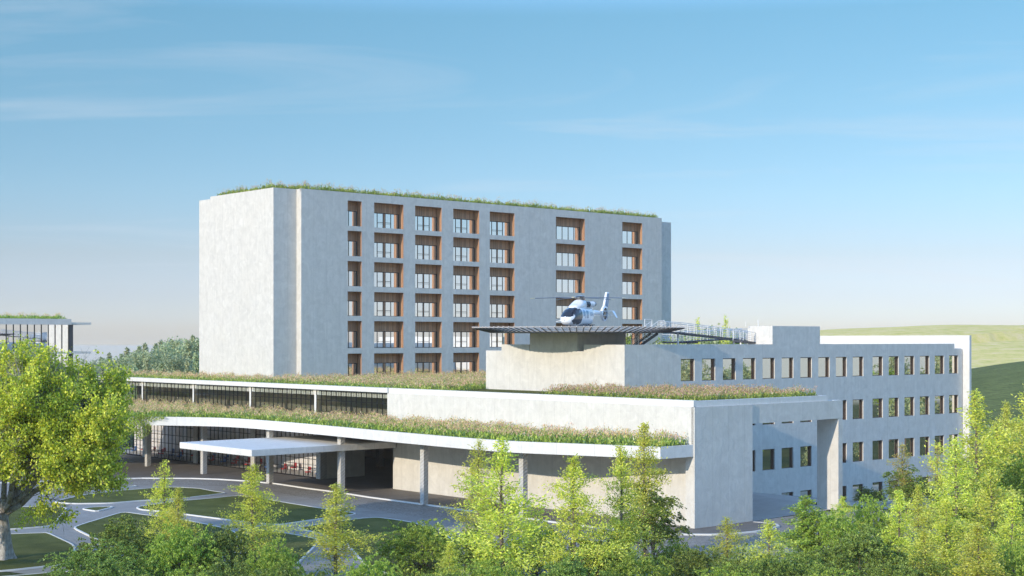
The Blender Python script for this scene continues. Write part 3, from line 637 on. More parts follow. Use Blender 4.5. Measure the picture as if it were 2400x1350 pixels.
# stair down to the roof, with railings
mb = MB(O4)
for dv in (0, 1.1):
    mb.add([(124.4, 114.6+dv, 18.95), (124.4, 114.7+dv, 18.95), (119.9, 114.7+dv, 16.75), (119.9, 114.6+dv, 16.75), (124.4, 114.6+dv, 18.6), (124.4, 114.7+dv, 18.6), (120.5, 114.7+dv, 16.75), (120.5, 114.6+dv, 16.75)],
           [(0, 1, 2, 3), (4, 7, 6, 5), (0, 3, 7, 4), (1, 5, 6, 2)])
for k in range(11): u = 120.2+k*.4; mb.box(u, u+.34, 114.7, 115.7, 16.85+k*.195, 16.9+k*.195)
mb.build('stair', M_DSTEEL, pad)
def railing(pts, name='railing', hgt=1.15, sp=1.2, parent=pad, mat_=None, bars=4):
    mb = MB(O4)
    for a, b in zip(pts[:-1], pts[1:]):
        a = np.array(a, float); b = np.array(b, float); L = np.linalg.norm(b-a); n = max(1, int(L/sp)); up = np.array([0, 0, hgt])
        for k in range(n+1): p = a+(b-a)*k/n; mb.tube(p, p+up, .042, 4)
        mb.tube(a+up, b+up, .042, 4)
        for j in range(1, bars+1): q = np.array([0, 0, hgt*j/(bars+1)]); mb.tube(a+q, b+q, .022, 3)
    return mb.build(name, mat_ or M_STEEL, parent)
railing([(124.4, 114.65, 19.0), (120, 114.65, 16.8)]); railing([(124.4, 115.75, 19.0), (120, 115.75, 16.8)])
railing([(120.4, 113.0, 19.1), (121.6, 113.0, 19.1)], sp=1.1, hgt=1.25)
# access ramp that switches back down to the roof
def slab(name, a, b, wdt, th=.16):
    mb = MB(O4); (u0, v0, z0), (u1, v1, z1) = a, b
    P = [(u0, v0, z0), (u1, v1, z1), (u1, v1+wdt, z1), (u0, v0+wdt, z0)]
    mb.add(P+[(x, y, z-th) for x, y, z in P], [(0, 1, 2, 3), (7, 6, 5, 4), (0, 4, 5, 1), (1, 5, 6, 2), (2, 6, 7, 3), (3, 7, 4, 0)]); return mb.build(name, M_DSTEEL, pad)
RA = [(124.5, 114.6, 19.05), (129.5, 116.2, 18.98), (139.0, 116.2, 18.25), (139.0, 116.2, 18.25), (150.5, 112.2, 17.2)]
slab('ramp', (127.0, 117.0, 19.05), (131.0, 117.0, 18.95), 1.8); slab('ramp', (131.0, 117.0, 18.95), (147.0, 117.0, 17.75), 1.8)
slab('ramp', (133.5, 120.5, 17.75), (149.0, 120.5, 18.35), 1.8); slab('ramp', (138.5, 113.5, 17.95), (146.5, 113.5, 17.3), 1.6)
slab('ramp', (133.5, 119.0, 17.75), (136.5, 119.0, 17.75), 1.4); slab('ramp', (147, 117, 17.75), (149.5, 117, 17.75), 5.3)
railing([(124.0, 113.3, 19.1), (127.0, 117.0, 19.1), (131.0, 117.0, 18.95), (147.0, 117.0, 17.75), (149.5, 117.0, 17.75)])
railing([(129.5, 118.8, 19.1), (131.0, 118.8, 18.95), (147.0, 118.8, 17.75)])
railing([(133.5, 120.5, 17.75), (149.0, 120.5, 18.35)]); railing([(133.5, 122.3, 17.75), (149.0, 122.3, 18.35)]); railing([(133.5, 118.9, 17.75), (133.5, 122.3, 17.75)])
railing([(138.5, 113.5, 17.95), (146.5, 113.5, 17.3), (152.5, 113.5, 17.0)]); railing([(138.5, 115.1, 17.95), (146.5, 115.1, 17.3)])
mb = MB(O4)
for u, v, z in ((135, 119.4, 17.6), (139, 114.3, 17.8), (131.5, 117.9, 18.8), (142, 117.9, 18.0), (148, 121, 17.6)): mb.tube((u, v, 16.7), (u, v, z), .12, 8)
mb.build('ramp_post', M_STEEL, pad)
# ------------------------------------------------------------------ helicopter
HX = uvz(HC[0]+0.2, HC[1]-0.1, HZ+0.004)
psi = radians(-118.5)     # heading: towards the lower left of the view
heli = thing('helicopter', HX, psi, 'white helicopter with dark cockpit glass parked on the round helipad', 'helicopter')
M_HW = plain('white_paint', (0.90, 0.90, 0.90), 0.25, 0.0, 0.5, 0.6); M_HD = plain('black_gloss_paint', (0.02, 0.03, 0.045), 0.12, 0.0, 0.6, 0.8)
M_HG = plain('cockpit_glass', (0.015, 0.02, 0.035), 0.06, 0.0, 0.8, 0.5); M_HGB = plain('cabin_glass', (0.25, 0.36, 0.48), 0.08, 0.2, 0.8); M_HB = plain('blue_livery', (0.16, 0.27, 0.42), 0.35)
M_BLADE = plain('blade_grey', (0.20, 0.22, 0.26), 0.5); M_TIP = plain('blade_tip', (0.75, 0.68, 0.45), 0.5); M_HUB = plain('rotor_hub_metal', (0.3, 0.3, 0.32), 0.35, 0.7); M_TYRE = plain('tyre_rubber', (0.02, 0.02, 0.02), 0.8)
ST = np.array([  # x, z bottom, z top, half width, exponent
 (4.12, 1.02, 1.12, .08, 2), (4.02, .80, 1.36, .42, 2.2), (3.75, .60, 1.62, .70, 2.3), (3.35, .48, 1.98, .90, 2.4), (2.8, .40, 2.34, 1.02, 2.5), (2.2, .36, 2.56, 1.08, 2.6),
 (1.4, .34, 2.68, 1.10, 2.7), (.4, .34, 2.74, 1.10, 2.7), (-.8, .36, 2.74, 1.08, 2.7), (-1.6, .44, 2.66, 1.0, 2.5), (-2.2, .78, 2.56, .80, 2.3), (-2.8, 1.30, 2.46, .52, 2.1), (-3.5, 1.66, 2.38, .34, 2), (-5.0, 1.84, 2.30, .23, 2), (-6.2, 1.92, 2.26, .16, 2)])
def sect(x, S=ST):
    xs = -S[:, 0]; return [np.interp(-x, xs, S[:, k]) for k in range(1, 5)]
def loft(S, nx=110, nt=64, x0=None, x1=None):
    x0 = S[0, 0] if x0 is None else x0; x1 = S[-1, 0] if x1 is None else x1
    t = np.linspace(0, 1, nx); X = x0+(x1-x0)*(0.25*t+0.75*t**1.35) if S is ST else x0+(x1-x0)*t
    V = np.zeros((nx, nt, 3))
    for i, x in enumerate(X):
        zb, zt, hw, e = sect(x, S)
        for j in range(nt):
            a = 2*pi*j/nt; cy, cz = cos(a), sin(a)
            V[i, j] = (x, hw*np.sign(cy)*abs(cy)**(2/e), (zb+zt)/2+(zt-zb)/2*np.sign(cz)*abs(cz)**(2/e))
    return V
def poly_in(px_, py_, P):
    r = False; n = len(P)
    for i in range(n):
        (x1, y1), (x2, y2) = P[i], P[i-1]
        if (y1 > py_) != (y2 > py_) and px_ < (x2-x1)*(py_-y1)/(y2-y1)+x1: r = not r
    return r
V = loft(ST); nx, nt, _ = V.shape
side_dark = [(3.7, .95), (3.2, .62), (2.3, .52), (1.75, .75), (1.55, 1.35), (1.5, 2.2), (1.75, 2.42), (2.2, 2.38), (2.65, 2.1), (3.1, 1.55), (3.5, 1.15)]
w1 = [(1.38, 1.42), (.72, 1.42), (.70, 2.25), (1.32, 2.25)]; w2 = [(.52, 1.42), (-.12, 1.42), (-.15, 2.22), (.52, 2.22)]
parts = {k: [] for k in ('fuselage', 'cockpit_panel', 'windscreen', 'cabin_window')}
for i in range(nx-1):
    for j in range(nt):
        q = ((i, j), (i, (j+1) % nt), (i+1, (j+1) % nt), (i+1, j)); c = sum(V[a] for a in q)/4; x, y, z = c
        k = 'fuselage'
        if 2.15 < x < 3.98 and z > max(1.42, 1.42+0.9*(3.55-x)*0.12) and abs(y) < (0.98 if x < 3.2 else .8) and z > 1.42+0.30*max(0, abs(y)-.5) and z < 2.60: k = 'windscreen'
        if abs(y) < .035 and k == 'windscreen' and x > 2.3: k = 'fuselage'
        if abs(y) > .45 and poly_in(x, z, side_dark) and k == 'fuselage': k = 'cockpit_panel'
        if abs(y) > .8 and (poly_in(x, z, w1) or poly_in(x, z, w2)): k = 'cabin_window'
        parts[k].append(q)
mats_ = {'fuselage': M_HW, 'cockpit_panel': M_HD, 'windscreen': M_HG, 'cabin_window': M_HGB}
hobj = {}
for k, qs in parts.items():
    mb = MB(); idx = {}
    for q in qs:
        f_ = []
        for a in q:
            if a not in idx: idx[a] = len(mb.v); mb.v.append(tuple(V[a]))
            f_.append(idx[a])
        mb.f.append(tuple(f_)); mb.m.append(0)
    hobj[k] = mb.build(k, mats_[k], heli, smooth=True)
def loft_obj(S, name, m, par=heli, nx=30, nt=28):
    V = loft(np.array(S, float), nx, nt); mb = MB(); mb.v = [tuple(p) for p in V.reshape(-1, 3)]
    for i in range(nx-1):
        for j in range(nt): mb.f.append((i*nt+j, i*nt+(j+1) % nt, (i+1)*nt+(j+1) % nt, (i+1)*nt+j)); mb.m.append(0)
    mb.f += [tuple(range(nt))[::-1], tuple(range((nx-1)*nt, nx*nt))]; mb.m += [0, 0]
    return mb.build(name, m, par, smooth=True)
loft_obj([(2.3, 2.45, 2.55, .25, 2), (1.9, 2.35, 2.82, .62, 2.2), (1.3, 2.3, 3.0, .82, 2.4), (.75, 2.3, 3.30, .84, 2.2), (.45, 2.3, 3.52, .80, 2.2), (-.45, 2.3, 3.52, .80, 2.2), (-.9, 2.3, 3.25, .82, 2.4), (-1.8, 2.2, 3.05, .74, 2.2), (-2.5, 2.1, 2.75, .5, 2), (-3.3, 2.0, 2.4, .2, 2)], 'engine_cowling', M_HW)
for s in (1, -1):
    mb = MB(); mb.tube((-.75, s*.72, 2.95), (-1.6, s*.98, 3.0), .36, 20, .33); ex = mb.build('engine_exhaust', M_HW, heli, smooth=False)
    mb = MB(); mb.tube((-1.55, s*.97, 3.0), (-1.85, s*1.06, 3.02), .28, 20, .26); mb.build('exhaust_pipe', M_HUB, ex)
    mb = MB(); mb.tube((-.35, s*.62, 2.95), (-.78, s*.74, 2.95), .34, 20, .37); mb.build('air_intake', M_HD, ex)
# rotor: mast, hub, five blades
mb = MB(); mb.tube((0, 0, 3.45), (0, 0, 3.9), .12, 12); mb.tube((0, 0, 3.62), (0, 0, 3.74), .34, 16)
for k in range(5):
    a = radians(72*k+20); mb.tube((.2*cos(a), .2*sin(a), 3.7), (.62*cos(a), .62*sin(a), 3.72), .09, 8); mb.tube((.35*cos(a+.5), .35*sin(a+.5), 3.5), (.5*cos(a+.2), .5*sin(a+.2), 3.72), .035, 6)
hub = mb.build('rotor_hub', M_HUB, heli)
mb = MB(); n = 28; rr = [(.58, 3.86), (.5, 3.93), (.25, 3.99), (0.01, 4.0)]
for i in range(len(rr)-1):
    for j in range(n):
        a, b = 2*pi*j/n, 2*pi*(j+1)/n; mb.quad(*[(r*cos(q), r*sin(q), z) for q, (r, z) in ((a, rr[i]), (b, rr[i]), (b, rr[i+1]), (a, rr[i+1]))])
mb.tube((0, 0, 3.84), (0, 0, 3.862), .58, n); mb.build('hub_cap', M_HD, hub, smooth=True)
for k in range(5):
    a = radians(72*k+20); mb = MB(); c_, s_ = cos(a), sin(a)
    prev = None
    for t in np.linspace(0, 1, 12):
        r = .6+t*5.25; z = 3.74-.13*t*t; ch = .24 if t > .06 else .08; sw = -.0 if t < .9 else -.22*(t-.9)/.1
        cur = [(r*c_-(o+sw)*s_, r*s_+(o+sw)*c_, z+dz) for o, dz in ((-ch, 0), (0, .05), (ch*.8, .005), (0, -.04))]
        if prev: 
            for m in range(4): mb.quad(prev[m], cur[m], cur[(m+1) % 4], prev[(m+1) % 4], 1 if t > .95 else 0)
        prev = cur
    mb.quad(*prev, 1); mb.build('rotor_blade', [M_BLADE, M_TIP], heli)
# tail: fenestron shroud, fan, fin, biplane stabiliser
def prism(P, y0, y1, taper=1.0, mi=0):
    mb = MB(); n = len(P); mb.add([(x, y0, z) for x, z in P]+[(x, y1, z) for x, z in P], [tuple(range(n)), tuple(range(n, 2*n))[::-1]]+[(i, n+i, n+(i+1) % n, (i+1) % n) for i in range(n)]); return mb
fx, fz, fr_ = -6.75, 1.95, .72
mb = MB(); n = 36
for j in range(n):
    a, b = 2*pi*j/n, 2*pi*(j+1)/n
    for (r0, y0), (r1, y1) in (((fr_, .2), (fr_+.17, .12)), ((fr_+.17, .12), (fr_+.19, 0)), ((fr_+.19, 0), (fr_+.17, -.12)), ((fr_+.17, -.12), (fr_, -.2)), ((fr_, -.2), (fr_, .2))):
        mb.quad(*[(fx+r*cos(q), y, fz+r*sin(q)) for q, r, y in ((a, r0, y0), (b, r0, y0), (b, r1, y1), (a, r1, y1))])
sh = mb.build('tail_fan_shroud', M_HW, heli, smooth=True)
mb = MB()
for k in range(10):
    a = 2*pi*k/10+.2; mb.tube((fx+.12*cos(a), 0, fz+.12*sin(a)), (fx+.7*cos(a), 0, fz+.7*sin(a)), .05, 4)
mb.tube((fx, -.12, fz), (fx, .12, fz), .2, 14); mb.build('tail_fan', M_HD, sh)
mb = MB(); mb.tube((fx, -.03, fz), (fx, .03, fz), .715, 30); mb.build('fan_backing', M_HD, sh)
mb = prism([(-5.95, 1.95), (-6.0, 2.5), (-6.55, 2.95), (-7.3, 4.6), (-8.0, 4.6), (-7.75, 3.3), (-7.4, 2.5), (-6.9, 2.75), (-6.3, 2.55)], -.13, .13); fin_ = mb.build('tail_fin', M_HW, heli, bev=0.04)
mb = prism([(-6.8, 2.95), (-7.4, 4.45), (-7.92, 4.45), (-7.68, 3.2), (-7.45, 2.75)], .135, .142); mb.build('fin_panel', M_HB, fin_)
mb = prism([(-6.8, 2.95), (-7.4, 4.45), (-7.92, 4.45), (-7.68, 3.2), (-7.45, 2.75)], -.142, -.135); mb.build('fin_panel', M_HB, fin_)
mb = MB()
mb.box(-5.75, -5.1, -1.75, 1.75, 2.22, 2.29); mb.box(-5.75, -5.2, -1.6, 1.6, 1.72, 1.78)
for s in (1, -1): mb.add([(-5.75, s*1.75, 2.29), (-5.1, s*1.75, 2.29), (-5.55, s*2.12, 1.45), (-5.95, s*2.12, 1.45), (-5.75, s*1.80, 2.29), (-5.1, s*1.80, 2.29), (-5.55, s*2.17, 1.45), (-5.95, s*2.17, 1.45)], [(0, 1, 2, 3), (7, 6, 5, 4), (0, 4, 5, 1), (2, 6, 7, 3), (1, 5, 6, 2), (3, 7, 4, 0)])
mb.build('stabiliser', M_HW, heli)
# undercarriage
def wheel(x, y, r, wd=.16):
    mb = MB(); mb.tube((x, y-wd/2, r), (x, y+wd/2, r), r, 20); wo_ = mb.build('wheel', M_TYRE, heli, bev=0.02)
    mb = MB(); mb.tube((x, y-wd/2-.012, r), (x, y+wd/2+.012, r), r*.5, 14); mb.build('rim', M_HW, wo_)
for y in (-.2, .2): wheel(3.0, y, .22, .13)
for s in (1, -1):
    wheel(-.95, s*1.05, .3)
mb = MB(); mb.tube((3.0, 0, .22), (2.95, 0, .75), .06, 8); mb.tube((3.0, -.2, .22), (3.0, .2, .22), .04, 6)
for s in (1, -1): mb.tube((-.95, s*1.02, .3), (-.8, s*.8, .7), .07, 8); mb.tube((-.95, s*1.0, .3), (-.3, s*.85, .6), .04, 6)
mb.build('landing_gear', M_HUB, heli)
mb = MB()
for s in (1, -1):
    mb.box(-1.7, -.2, s*1.02-.1, s*1.02+.1, .52, .62); mb.box(.2, .9, s*1.06-.08, s*1.06+.08, .34, .42)
mb.build('side_step', M_HD, heli)
mb = MB(); mb.add([(3.5, -.75, 1.0), (3.3, -.75, 1.0), (3.25, -1.45, .86), (3.4, -1.45, .86), (3.5, -.75, 1.06), (3.3, -.75, 1.06), (3.25, -1.45, .90), (3.4, -1.45, .90)], [(0, 1, 2, 3), (7, 6, 5, 4), (0, 4, 5, 1), (1, 5, 6, 2), (2, 6, 7, 3), (3, 7, 4, 0)])
mb.build('mirror_arm', M_HW, heli)
mb = MB()
for x0, x1, z0, z1 in ((.95, 1.35, .46, .62), (.35, .8, .46, .62)): mb.add([(x0, 1.1, z0), (x1, 1.1, z0), (x1+.18, 1.12, z1), (x0+.18, 1.12, z1)], [(0, 1, 2, 3)])
mb.build('livery_stripe', M_HD, heli)
def lettering(txt, size, loc, rot, m, par, name='lettering'):
    cu = bpy.data.curves.new(name, 'FONT'); cu.body = txt; cu.size = size; cu.extrude = 0.004; cu.align_x = 'CENTER'; cu.align_y = 'CENTER'; cu.resolution_u = 2
    tmp = bpy.data.objects.new('tmp', cu); COL.objects.link(tmp); dg = bpy.context.evaluated_depsgraph_get()
    me = bpy.data.meshes.new_from_object(tmp.evaluated_get(dg)); bpy.data.objects.remove(tmp); me.materials.clear(); me.materials.append(m)
    o = bpy.data.objects.new(name, me); COL.objects.link(o); o.location = loc; o.rotation_euler = rot; o.parent = par; return o
lettering('D6', .62, (-.95, 1.115, 1.8), (pi/2, 0, pi), M_HB, heli)
lettering('AC NOOI', .33, (-7.33, .15, 3.6), (pi/2, radians(68), pi), M_HW, fin_)

# ------------------------------------------------------------------ glass building at the left edge
O5 = (60.0, 218.57, 0.0)
gb = thing('glass_building', uvz(*O5), TH, 'glass building at the left edge with thin projecting concrete slabs and planted roof', 'building')
GU = 99.9
mb = MB(O5); mb.box(62, GU+.1, 218.55, 236, 20.42, 21.33); mb.build('roof_fascia', M_PALE, gb)
for z0, z1 in ((20.45, 20.80), (15.80, 16.13), (11.1, 11.45), (6.4, 6.75)):
    mb = MB(O5); mb.box(62, 103.4, 218.65, 238, z0+.003, z1); mb.build('floor_slab', M_PALE, gb)
for z0, z1 in ((16.13, 20.42), (11.45, 15.8), (6.75, 11.1), (0.0, 6.4)):
    mb = MB(O5)
    for k in range(32): u = 99.8-1.127*k-.03; mb.box(u, u+.075, 219.0, 219.25, z0, z1)
    wo_ = mb.build('window', M_BLACK, gb)
    mb = MB(O5); mb.quad((64, 219.15, z0), (99.8, 219.15, z0), (99.8, 219.15, z1), (64, 219.15, z1)); mb.build('pane', M_TGLASS, wo_)
mb = MB(O5); mb.box(99.85, 100.5, 219.0, 219.6, 0, 20.42); mb.box(99.85, 100.0, 219.6, 236, 0, 20.42); mb.build('end_wall', M_DSTEEL, gb)
# ------------------------------------------------------------------ foliage
def leaf_mesh(name, C, size, col, m, nrm_bias=None, asp=0.55, tri=False, dirs=None):
    """one mesh of small leaves: C centres, size per leaf, col per leaf"""
    n = len(C); r = RG
    a = r.normal(size=(n, 3)); 
    if dirs is not None: a = dirs+0.45*a
    a /= np.linalg.norm(a, axis=1)[:, None]+1e-9
    b = r.normal(size=(n, 3))
    if nrm_bias is not None: b = b*(1-nrm_bias)+np.cross(a, np.array([0, 0, 1.0])+r.normal(size=(n, 3))*.3)*nrm_bias*2
    b -= (a*b).sum(1)[:, None]*a; b /= np.linalg.norm(b, axis=1)[:, None]+1e-9
    s = size[:, None]
    if tri:
        P = np.stack([C-b*s*asp*.5, C+b*s*asp*.5, C+a*s], 1); k = 3
    else:
        P = np.stack([C-a*s*.5, C+b*s*asp*.5, C+a*s*.5, C-b*s*asp*.5], 1); k = 4
    me = bpy.data.meshes.new(name); me.vertices.add(n*k); me.vertices.foreach_set('co', P.reshape(-1).astype(np.float32))
    me.loops.add(n*k); me.loops.foreach_set('vertex_index', np.arange(n*k, dtype=np.int32))
    me.polygons.add(n); me.polygons.foreach_set('loop_start', np.arange(0, n*k, k, dtype=np.int32))
    at = me.attributes.new('col', 'FLOAT_COLOR', 'POINT'); cc = np.ones((n, k, 4), np.float32); cc[:, :, :3] = np.clip(col, 0, 1)[:, None, :]
    at.data.foreach_set('color', cc.reshape(-1)); me.materials.append(m); me.update(); me.validate(); return me
def pal(n, cols, w=None, jit=0.12):
    c = np.array(cols); i = RG.choice(len(c), n, p=w); return c[i]*(1+jit*RG.normal(size=(n, 1)))
PAL_SAP = [(0.68, 0.70, 0.08), (0.82, 0.82, 0.12), (0.52, 0.62, 0.08), (0.88, 0.86, 0.20)]
PAL_DRK = [(0.20, 0.28, 0.05), (0.32, 0.42, 0.08), (0.12, 0.17, 0.04), (0.44, 0.54, 0.12)]
PAL_MID = [(0.32, 0.44, 0.06), (0.44, 0.56, 0.08), (0.20, 0.30, 0.05), (0.58, 0.66, 0.13)]
PAL_BIG = [(0.54, 0.60, 0.05), (0.72, 0.75, 0.07), (0.32, 0.42, 0.05), (0.86, 0.82, 0.12)]
PAL_FOR = [(0.42, 0.50, 0.27), (0.54, 0.60, 0.32), (0.34, 0.42, 0.24), (0.62, 0.66, 0.36)]  # lightened and greyed so distance haze is part of the leaf colour
PAL_YEL = [(0.60, 0.62, 0.12), (0.70, 0.62, 0.15), (0.45, 0.52, 0.10), (0.72, 0.48, 0.14)]
def mesh_obj(me, name, par=None):
    o = bpy.data.objects.new(name, me); COL.objects.link(o)
    if par: o.parent = par
    return o
def sapling_mesh(seed, h=10.0, rad=2.6, pale=PAL_SAP, nb=70, dens=.72, leaf=.19, first=.08, openness=.06):
    """slender young tree: straight trunk, whorls of feathery, slightly layered branches"""
    global RG; keep = RG; RG = np.random.default_rng(seed); r = RG
    T = MB(); bend = r.normal(size=2)*.22
    def trunk(t): return np.array([bend[0]*sin(t*3.0)*.6, bend[1]*sin(t*2.4)*.6, t*h])
    for k in range(14):
        t0, t1 = k/14*.985, (k+1)/14*.985; T.tube(trunk(t0), trunk(t1), (.022*h)*.55*(1-t0)**.8+.012, 7, (.022*h)*.55*(1-t1)**.8+.012)
    C = []; S = []; D = []
    for k in range(nb):
        t = first+(0.985-first)*((k+.5)/nb)**.92; az = k*2.399963+r.normal()*.35
        prof = min(1.0, (1-t)**.85*1.25)*min(1, .45+1.0*(t-first)/.25); L = rad*prof*r.uniform(.38, 1.28)*(1+.28*math.sin(az*1.5+t*9+seed))+.12
        if r.random() < openness: continue
        up = radians(r.uniform(8, 40)+30*t*t); d = np.array([cos(az)*cos(up), sin(az)*cos(up), sin(up)]); p0 = trunk(t); side = np.array([-sin(az), cos(az), 0])
        p1 = p0+d*L*.6; p2 = p0+d*L+np.array([0, 0, -.16*L])
        T.tube(p0, p1, .006*h*(1-t)**.6*.45+.008, 4, .012); T.tube(p1, p2, .011, 3, .005)
        m = max(3, int(L*5.2)); ntw = int(26*dens)
        for q in range(m):
            f = (q+.7)/m
            if f < .16 and t < .8: continue
            base = p0+(p2-p0)*f+np.array([0, 0, .06*L*sin(pi*f)]); tl = .40*L*(1-f*.72)*.72+.16; s_ = 1 if q % 2 else -1
            td = side*s_*.7+d*.5+r.normal(size=3)*np.array([.35, .35, .5]); td /= np.linalg.norm(td); n = max(6, int(ntw*(tl/.6+.25)))
            tt = r.random(n)**.8; c = base+td*(tl*tt)[:, None]; c += r.normal(size=(n, 3))*np.array([.12, .12, .11])*(1+.6*L/rad)
            C.append(c); S.append(leaf*r.uniform(.6, 1.25, n)); D.append(np.repeat([td], n, 0))
    C = np.concatenate(C); S = np.concatenate(S); D = np.concatenate(D)
    cl = pal(len(C), pale); patch = .86+.28*(np.sin(C[:, 0]*2.1+seed)*np.sin(C[:, 2]*1.7+C[:, 1]*1.9)*.5+.5)[:, None]
    me = leaf_mesh('crown', C, S, cl*patch, M_LEAF, .35, .42, dirs=D); RG = keep
    tb = T.build('trunk', M_BARK); tm = tb.data; bpy.data.objects.remove(tb); return me, tm
def bush_mesh(seed, rx=4.0, h=4.5, pale=PAL_DRK, nl=26000, leaf=.16, lob=26, feather=True, base=.0, trunk_h=.8):
    """rounded dense crown out of many overhanging sprays on uneven lobes"""
    global RG; keep = RG; RG = np.random.default_rng(seed); r = RG
    T = MB()
    L = []
    for k in range(lob):
        a = r.uniform(0, 2*pi); e = np.arcsin(r.uniform(-.15, 1)); q = r.uniform(.50, .80)
        L.append((np.array([rx*q*cos(a)*cos(e), rx*q*sin(a)*cos(e), base*h+h*(1-base)*(.25+.62*q*sin(e))]), r.uniform(.24, .42)*rx))
    C = []; S = []; D = []; per = nl//lob; f_in = []
    for c0, rr in L:
        T.tube((0, 0, .1), c0*np.array([.6, .6, .7]), .05*rx/4, 4, .02); T.tube(c0*np.array([.6, .6, .7]), c0, .03*rx/4, 3, .01)
        ns = max(5, int(per/42))
        for _ in range(ns):
            d = r.normal(size=3); d[2] = abs(d[2])*.9-.12; d /= np.linalg.norm(d); p = c0+d*rr*r.uniform(.55, 1.05)*np.array([1, 1, .8])
            out = d*np.array([1, 1, .25]); out /= np.linalg.norm(out); tl = rr*r.uniform(.35, .62); n = 42; t = r.random(n)
            sd_ = np.cross(out, [0, 0, 1]); sd_ /= np.linalg.norm(sd_)+1e-6; wv_ = (r.random(n)-.5)*tl*.62*np.sin(pi*np.clip(t*.9+.1, 0, 1))
            c = p+out*(t*tl)[:, None]+sd_*wv_[:, None]+np.array([0, 0, 1.])*(-.42*tl*t*t+r.normal(size=n)*.035)[:, None]
            C.append(c); S.append(leaf*r.uniform(.65, 1.25, n)); D.append(out+sd_*np.sign(wv_)[:, None]*.8)
    C = np.concatenate(C); S = np.concatenate(S); D = np.concatenate(D); ok = C[:, 2] > .02; C, S, D = C[ok], S[ok], D[ok]
    cl = pal(len(C), pale); C[:, 2] *= h/np.percentile(C[:, 2], 99.6)
    me = leaf_mesh('crown', C, S, cl, M_LEAF, .4, .5, dirs=D*.8); RG = keep
    T.tube((0, 0, 0), (0, 0, h*.5), .045*rx, 7, .03*rx)
    tb = T.build('trunk', M_BARK); tm = tb.data; bpy.data.objects.remove(tb); return me, tm
def far_tree_mesh(seed, h=14, rad=4, conifer=False, pale=PAL_FOR, n=2600, leaf=.55):
    global RG; keep = RG; RG = np.random.default_rng(seed); r = RG; T = MB(); T.tube((0, 0, 0), (0, 0, h*.9), .03*h*.6, 5, .05); C = []; S = []
    if conifer:
        nb = 60; per = n//nb
        for k in range(nb):
            t = .12+.86*k/nb; L = rad*(1-t)**.85*r.uniform(.7, 1.1)+.2; a = k*2.4+r.normal()*.3; f = r.random(per)
            c = np.stack([cos(a)*L*f, sin(a)*L*f, t*h-.16*L*f], 1)+r.normal(size=(per, 3))*np.array([.3, .3, .18])*(.5+L*.25); C.append(c); S.append(leaf*r.uniform(.5, 1.1, per))
    else:
        nb = 34; per = n//nb
        for k in range(nb):
            a = r.uniform(0, 6.28); e = r.uniform(-.7, 1.5); q = r.uniform(.35, .85); c0 = np.array([rad*q*cos(a)*cos(e), rad*q*sin(a)*cos(e), h*(.60+.36*q*sin(e))])
            rr = rad*r.uniform(.22, .38); d = r.normal(size=(per, 3)); d /= np.linalg.norm(d, axis=1)[:, None]; C.append(c0+d*rr*r.uniform(.5, 1.05, (per, 1))*np.array([1, 1, .75])); S.append(leaf*r.uniform(.5, 1.1, per))
    C = np.concatenate(C); S = np.concatenate(S); C[:, 2] *= h/np.percentile(C[:, 2], 99.7); me = leaf_mesh('crown', C, S, pal(len(C), pale), M_LEAF, .3, .6); RG = keep
    tb = T.build('trunk', M_BARK); tm = tb.data; bpy.data.objects.remove(tb); return me, tm
def plant_tree(name, meshes, loc, label, group, cat='tree', s=1.0, sz=None, rz=None):
    o = bpy.data.objects.new(name, None); COL.objects.link(o); o.location = loc; sz = s if sz is None else sz
    o.scale = (s, s, sz); o.rotation_euler = (0, 0, rnd.uniform(0, 6.28) if rz is None else rz); tag(o, label, cat, group)
    mesh_obj(meshes[0], 'crown', o); mesh_obj(meshes[1], 'trunk', o); return o
SAP = [sapling_mesh(100+i, 10, 2.5+.25*(i % 3), nb=78+6*i) for i in range(5)]
SAPY = [sapling_mesh(130, 10, 2.4, PAL_YEL, nb=62)]
SAPO = [sapling_mesh(140, 10, 2.9, PAL_MID, nb=70, leaf=.26, dens=.9)]
SHR = [bush_mesh(200+i, 4.0, 4.4, PAL_DRK if i != 1 else PAL_MID, 30000, .17) for i in range(3)]
SHT = [bush_mesh(220, 3.0, 8.0, PAL_DRK, 30000, .17, 34)]
